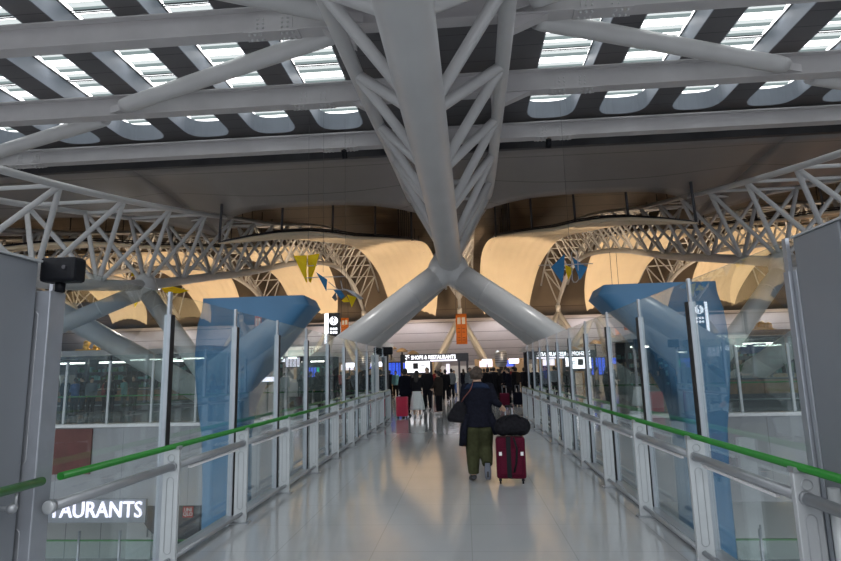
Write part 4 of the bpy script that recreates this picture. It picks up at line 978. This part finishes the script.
# ---- the group ahead
def pp(px, py): v = at(px, py, Z=0); return (v.x, v.y)
person(pp(406, 416.5), 'person in long dark navy jacket seen from behind, standing beside a red suitcase', 1.70, R(-8), 'stand', 'navy', 'blackc', 'coat', 'hairb', 'short', vox=.02, coat=.74, wide=1.15)
person(pp(417.5, 417.5), 'person in black top and long white skirt with long dark hair', 1.62, R(-5), 'phone', 'blackc', 'whitec', 'skirt', 'hairb', 'long', 'shoew', vox=.02)
person(pp(428, 411), 'person in black jacket standing facing the camera beyond the white skirt', 1.74, R(165), 'hold', 'blackc', 'blackc', 'jacket', 'hairb', 'short', vox=.02, coat=.76)
person(pp(439.5, 414.5), 'person in dark brown jacket and black trousers, the rightmost of the standing group', 1.60, R(60), 'lean', 'brownc', 'blackc', 'jacket', 'hairb', 'short', 'shoew', vox=.02, coat=.72, wide=1.1)
def case(px, py, label, m, h=.62, w=.40, hd=True, rz=0):
    v = at(px, py, Z=0); t = thing('suitcase', label, 'suitcase', (v.x, v.y, 0), rz)
    b = MB(); b.box((-w/2,-.13,.06), (w/2,.13,h)); b.build('shell', MT[m], t, local=True, bevel=.04)
    b = MB()
    for q in (-.3, -.1, .1, .3): b.box((w*q-.012,-.137,.12), (w*q+.012,-.129,h-.06))
    b.build('ribs', MT[m], t, local=True)
    if hd:
        b = MB(); b.sweep([(-.08,.08,h-.02), (-.08,.08,h+.3), (.08,.08,h+.3), (.08,.08,h-.02)], .011, 6); b.build('handle', MT['alu'], t, local=True)
    for a_ in (-1, 1):
        for c_ in (-1, 1): b = MB(); b.tube((a_*w*.36-.012, c_*.09, .03), (a_*w*.36+.012, c_*.09, .03), .03, n=10); b.build('wheel', MT['black'], t, local=True)
case(402.5, 418, 'bright red hard suitcase standing by the group ahead on the walkway', 'redcase', .74, .42, False)
case(505, 408, 'dull red suitcase with raised handle beside the queue right of the walking person', 'burg', .62, .4)
case(518, 406, 'dark suitcase with raised handle in the queue by the end of the right railing', 'navy', .6, .4)
crowd = [  # px, foot y, height, heading, pose, top, legs, style, hair style, label
 (396, 398.5, 1.66, 170, 'stand', 'tealc', 'blackc', 'jacket', 'short', 'person in pale teal shirt walking near the blue flight board'),
 (390, 397.5, 1.7, 30, 'walk', 'blackc', 'blackc', 'jacket', 'short', 'person in black half hidden by the far gate posts on the left'),
 (403, 397, 1.62, 90, 'stand', 'beigec', 'greyc', 'jacket', 'long', 'person in beige top in front of the blue flight board'),
 (446, 402, 1.66, 0, 'stand', 'blackc', 'blackc', 'coat', 'short', 'person in long black coat just right of the brown-jacketed one'),
 (452, 399, 1.7, 20, 'stand', 'greyc', 'blackc', 'jacket', 'short', 'person in grey jacket further back between the group and the walking person'),
 (471, 402.5, 1.72, 185, 'stand', 'greyc', 'blackc', 'jacket', 'short', 'person in grey shirt facing the camera left of the walking person head'),
 (454.5, 395, 1.6, 200, 'walk', 'whitec', 'bluec', 'jacket', 'short', 'distant person in white top near the portal right post'),
 (464, 393, 1.68, 10, 'stand', 'navy', 'blackc', 'coat', 'long', 'distant person with long hair near the portal right post'),
 (425, 394, 1.7, 0, 'stand', 'blackc', 'blackc', 'jacket', 'short', 'distant person in black under the advertising screen'),
 (436, 394, 1.64, 40, 'stand', 'redc', 'blackc', 'jacket', 'short', 'distant person in dark red top right of the advertising screen'),
 (441, 392, 1.7, 180, 'walk', 'blackc', 'greyc', 'jacket', 'short', 'distant person in black walking towards the camera right of the screen'),
 (489, 405, 1.68, -20, 'stand', 'blackc', 'blackc', 'jacket', 'short', 'person in black right behind the walking person shoulder'),
 (495, 401, 1.72, -30, 'stand', 'blackc', 'blackc', 'coat', 'short', 'person in long black coat in the queue, second from the walking person'),
 (501, 404, 1.66, -60, 'lean', 'blackc', 'blackc', 'jacket', 'long', 'person with long hair leaning forward in the dark queue'),
 (507, 400, 1.74, -15, 'stand', 'navy', 'blackc', 'jacket', 'short', 'tall person in navy in the middle of the dark queue'),
 (510, 406, 1.66, 75, 'lean', 'navy', 'blackc', 'jacket', 'short', 'person in navy bending towards the luggage at the end of the right railing'),
 (515, 402, 1.70, 80, 'phone', 'blackc', 'blackc', 'jacket', 'short', 'person in black holding a phone at the end of the right railing'),
 (517, 399, 1.68, 10, 'stand', 'brownc', 'blackc', 'jacket', 'short', 'person in dark brown at the right end of the queue'),
 (485, 395, 1.66, 0, 'stand', 'brownc', 'blackc', 'jacket', 'short', 'distant person in brown behind the queue, leftmost'),
 (492, 393, 1.7, 0, 'stand', 'greyc', 'blackc', 'coat', 'short', 'distant person in grey coat behind the queue'),
 (499, 393, 1.64, 15, 'stand', 'blackc', 'blackc', 'jacket', 'cap', 'distant person in black with a cap behind the queue'),
 (513, 393, 1.7, -15, 'stand', 'redc', 'blackc', 'jacket', 'short', 'distant person in dark red behind the queue, rightmost'),
 (525, 397, 1.66, 0, 'stand', 'blackc', 'blackc', 'jacket', 'short', 'person in black seen through the last panes of the right glass screen'),
 (533, 394, 1.7, 20, 'stand', 'navy', 'greyc', 'jacket', 'short', 'person in navy and grey under the right flight board'),
 (541, 396, 1.62, -20, 'walk', 'blackc', 'blackc', 'coat', 'long', 'person in long black coat walking under the right flight board'),
 (556, 397, 1.7, 0, 'stand', 'greyc', 'blackc', 'jacket', 'short', 'person in grey seen through the right glass by the pale panel'),
 (366, 399, 1.68, 30, 'stand', 'blackc', 'blackc', 'jacket', 'short', 'person in black seen through the left glass near the gate'),
 (352, 402, 1.66, -40, 'stand', 'brownc', 'blackc', 'coat', 'short', 'person in brown coat seen through the left glass under the sign totem'),
 (320, 401, 1.7, 90, 'walk', 'navy', 'blackc', 'jacket', 'short', 'person in navy walking past the dark shop seen through the left glass'),
]
for (px, py, h, rz, po, tp, lg, st, hs, lb) in crowd:
    person(pp(px, py), lb, h, R(rz), po, tp, lg, st, 'hairb', hs, vox=.03 if py < 400 else .024, coat=.66 if st == 'coat' else .8)
# people in the side shops, standing just inside the hall edge
side = [(66, 26.0, 1.7, 'navy', 'person in navy in front of the long left shop, leftmost'), (76, 24.5, 1.65, 'bluec', 'person in blue in front of the long left shop'), (84, 26.5, 1.72, 'blackc', 'person in black in front of the long left shop, third from the left'),
        (92, 25.2, 1.66, 'greyc', 'person in grey in front of the long left shop'), (105, 26.0, 1.6, 'redc', 'person in dark red in front of the long left shop'), (111, 24.6, 1.74, 'blackc', 'tall person in black by the third balustrade post on the left'),
        (125, 26.4, 1.66, 'tealc', 'person in teal in front of the long left shop'), (134, 25.0, 1.7, 'brownc', 'person in brown in front of the long left shop, rightmost'),
        (580, 21.4, 1.68, 'blackc', 'person in black beyond the right glass near the walkway'), (612, 32.5, 1.7, 'navy', 'person in navy beyond the right glass'), (738, 28.8, 1.68, 'blackc', 'person in black at the brown counter, left of two'), (770, 28.8, 1.64, 'greyc', 'person in grey at the brown counter, right of two')]
for i, (px, Y, h, tp, lb) in enumerate(side):
    v = at(px, 380, Y=Y); person((v.x, Y), lb, h, R((i*77) % 360), ('stand', 'phone', 'lean')[i % 3], tp, 'blackc', 'jacket', 'hairb', 'short', vox=.03, coat=.8)
# ================================================================== LIGHT
w = bpy.data.worlds.new('world'); bpy.context.scene.world = w; w.use_nodes = True
nt = w.node_tree; bg = nt.nodes['Background']; bg.inputs[1].default_value = 6.2
tc = nt.nodes.new('ShaderNodeTexCoord'); sx = nt.nodes.new('ShaderNodeSeparateXYZ'); rp = nt.nodes.new('ShaderNodeValToRGB')
nt.links.new(tc.outputs['Generated'], sx.inputs[0]); nt.links.new(sx.outputs['Z'], rp.inputs[0]); nt.links.new(rp.outputs[0], bg.inputs[0])
e = rp.color_ramp.elements; e[0].position = 0; e[0].color = (.07, .07, .075, 1); e[1].position = .9; e[1].color = (1.0, 1.0, 1.0, 1); x = e.new(.3); x.color = (.27, .275, .285, 1)
x = e.new(.06); x.color = (.13, .133, .14, 1)
def spot(p, tgt, power, colr, size=80, rad=.4, blend=.8):
    l = bpy.data.lights.new('hall_spot', 'SPOT'); l.energy = power; l.color = colr; l.spot_size = R(size); l.spot_blend = blend; l.shadow_soft_size = rad
    o = bpy.data.objects.new('hall_spot', l); col.objects.link(o); o.location = p; o.rotation_euler = (Vector(tgt)-Vector(p)).to_track_quat('-Z', 'Y').to_euler()
def area(p, tgt, power, colr, sx_, sy_):
    l = bpy.data.lights.new('hall_area', 'AREA'); l.energy = power; l.color = colr; l.shape = 'RECTANGLE'; l.size = sx_; l.size_y = sy_
    o = bpy.data.objects.new('hall_area', l); col.objects.link(o); o.location = p; o.rotation_euler = (Vector(tgt)-Vector(p)).to_track_quat('-Z', 'Y').to_euler()
WARM = (1, .72, .46)
for k in (-4.5, -3.5, -2.5, -1.5, -.5, .5, 1.5, 2.5, 3.5, 4.5):
    x = CX+BAY*k
    spot((x, 56, 4.5), (x, 76, 13.5), 9300, WARM, 80, .3, .6)
    spot((x, 36, 5.0), (x, 56, 13), 3800, WARM, 95, .3, .6)
    spot((x, 93, 3.0), (x, 106, 7.5), 2300, (1, .93, .93), 120, .4)
for s in (-1, 1): spot((CX+s*4.2, 22.05, 10.4), (CX+s*3.6, 25.2, 3.8), 700, (1, .98, .95), 70, .12)  # added fill lamps that brighten the central column legs
for s in (-1, 1):
    for y in (33, 52, 72): spot((s*20, y, 8), (s*20, y, 0), 1500, (1, .93, .85), 150, .25)
for y in (34, 50, 68): spot((0, y, 7.5), (0, y, 0), 900, (1, .95, .9), 150, .25)
sc = bpy.context.scene
sc.view_settings.view_transform = 'Standard'; sc.view_settings.look = 'None'; sc.view_settings.gamma = 1; sc.view_settings.use_curve_mapping = False
sc.view_settings.exposure = 0.22
sc.cycles.use_denoising = True
sc.cycles.max_bounces = 10; sc.cycles.transparent_max_bounces = 24; sc.cycles.diffuse_bounces = 4
sc.cycles.sample_clamp_indirect = 6
sc.cycles.caustics_reflective = False; sc.cycles.caustics_refractive = False
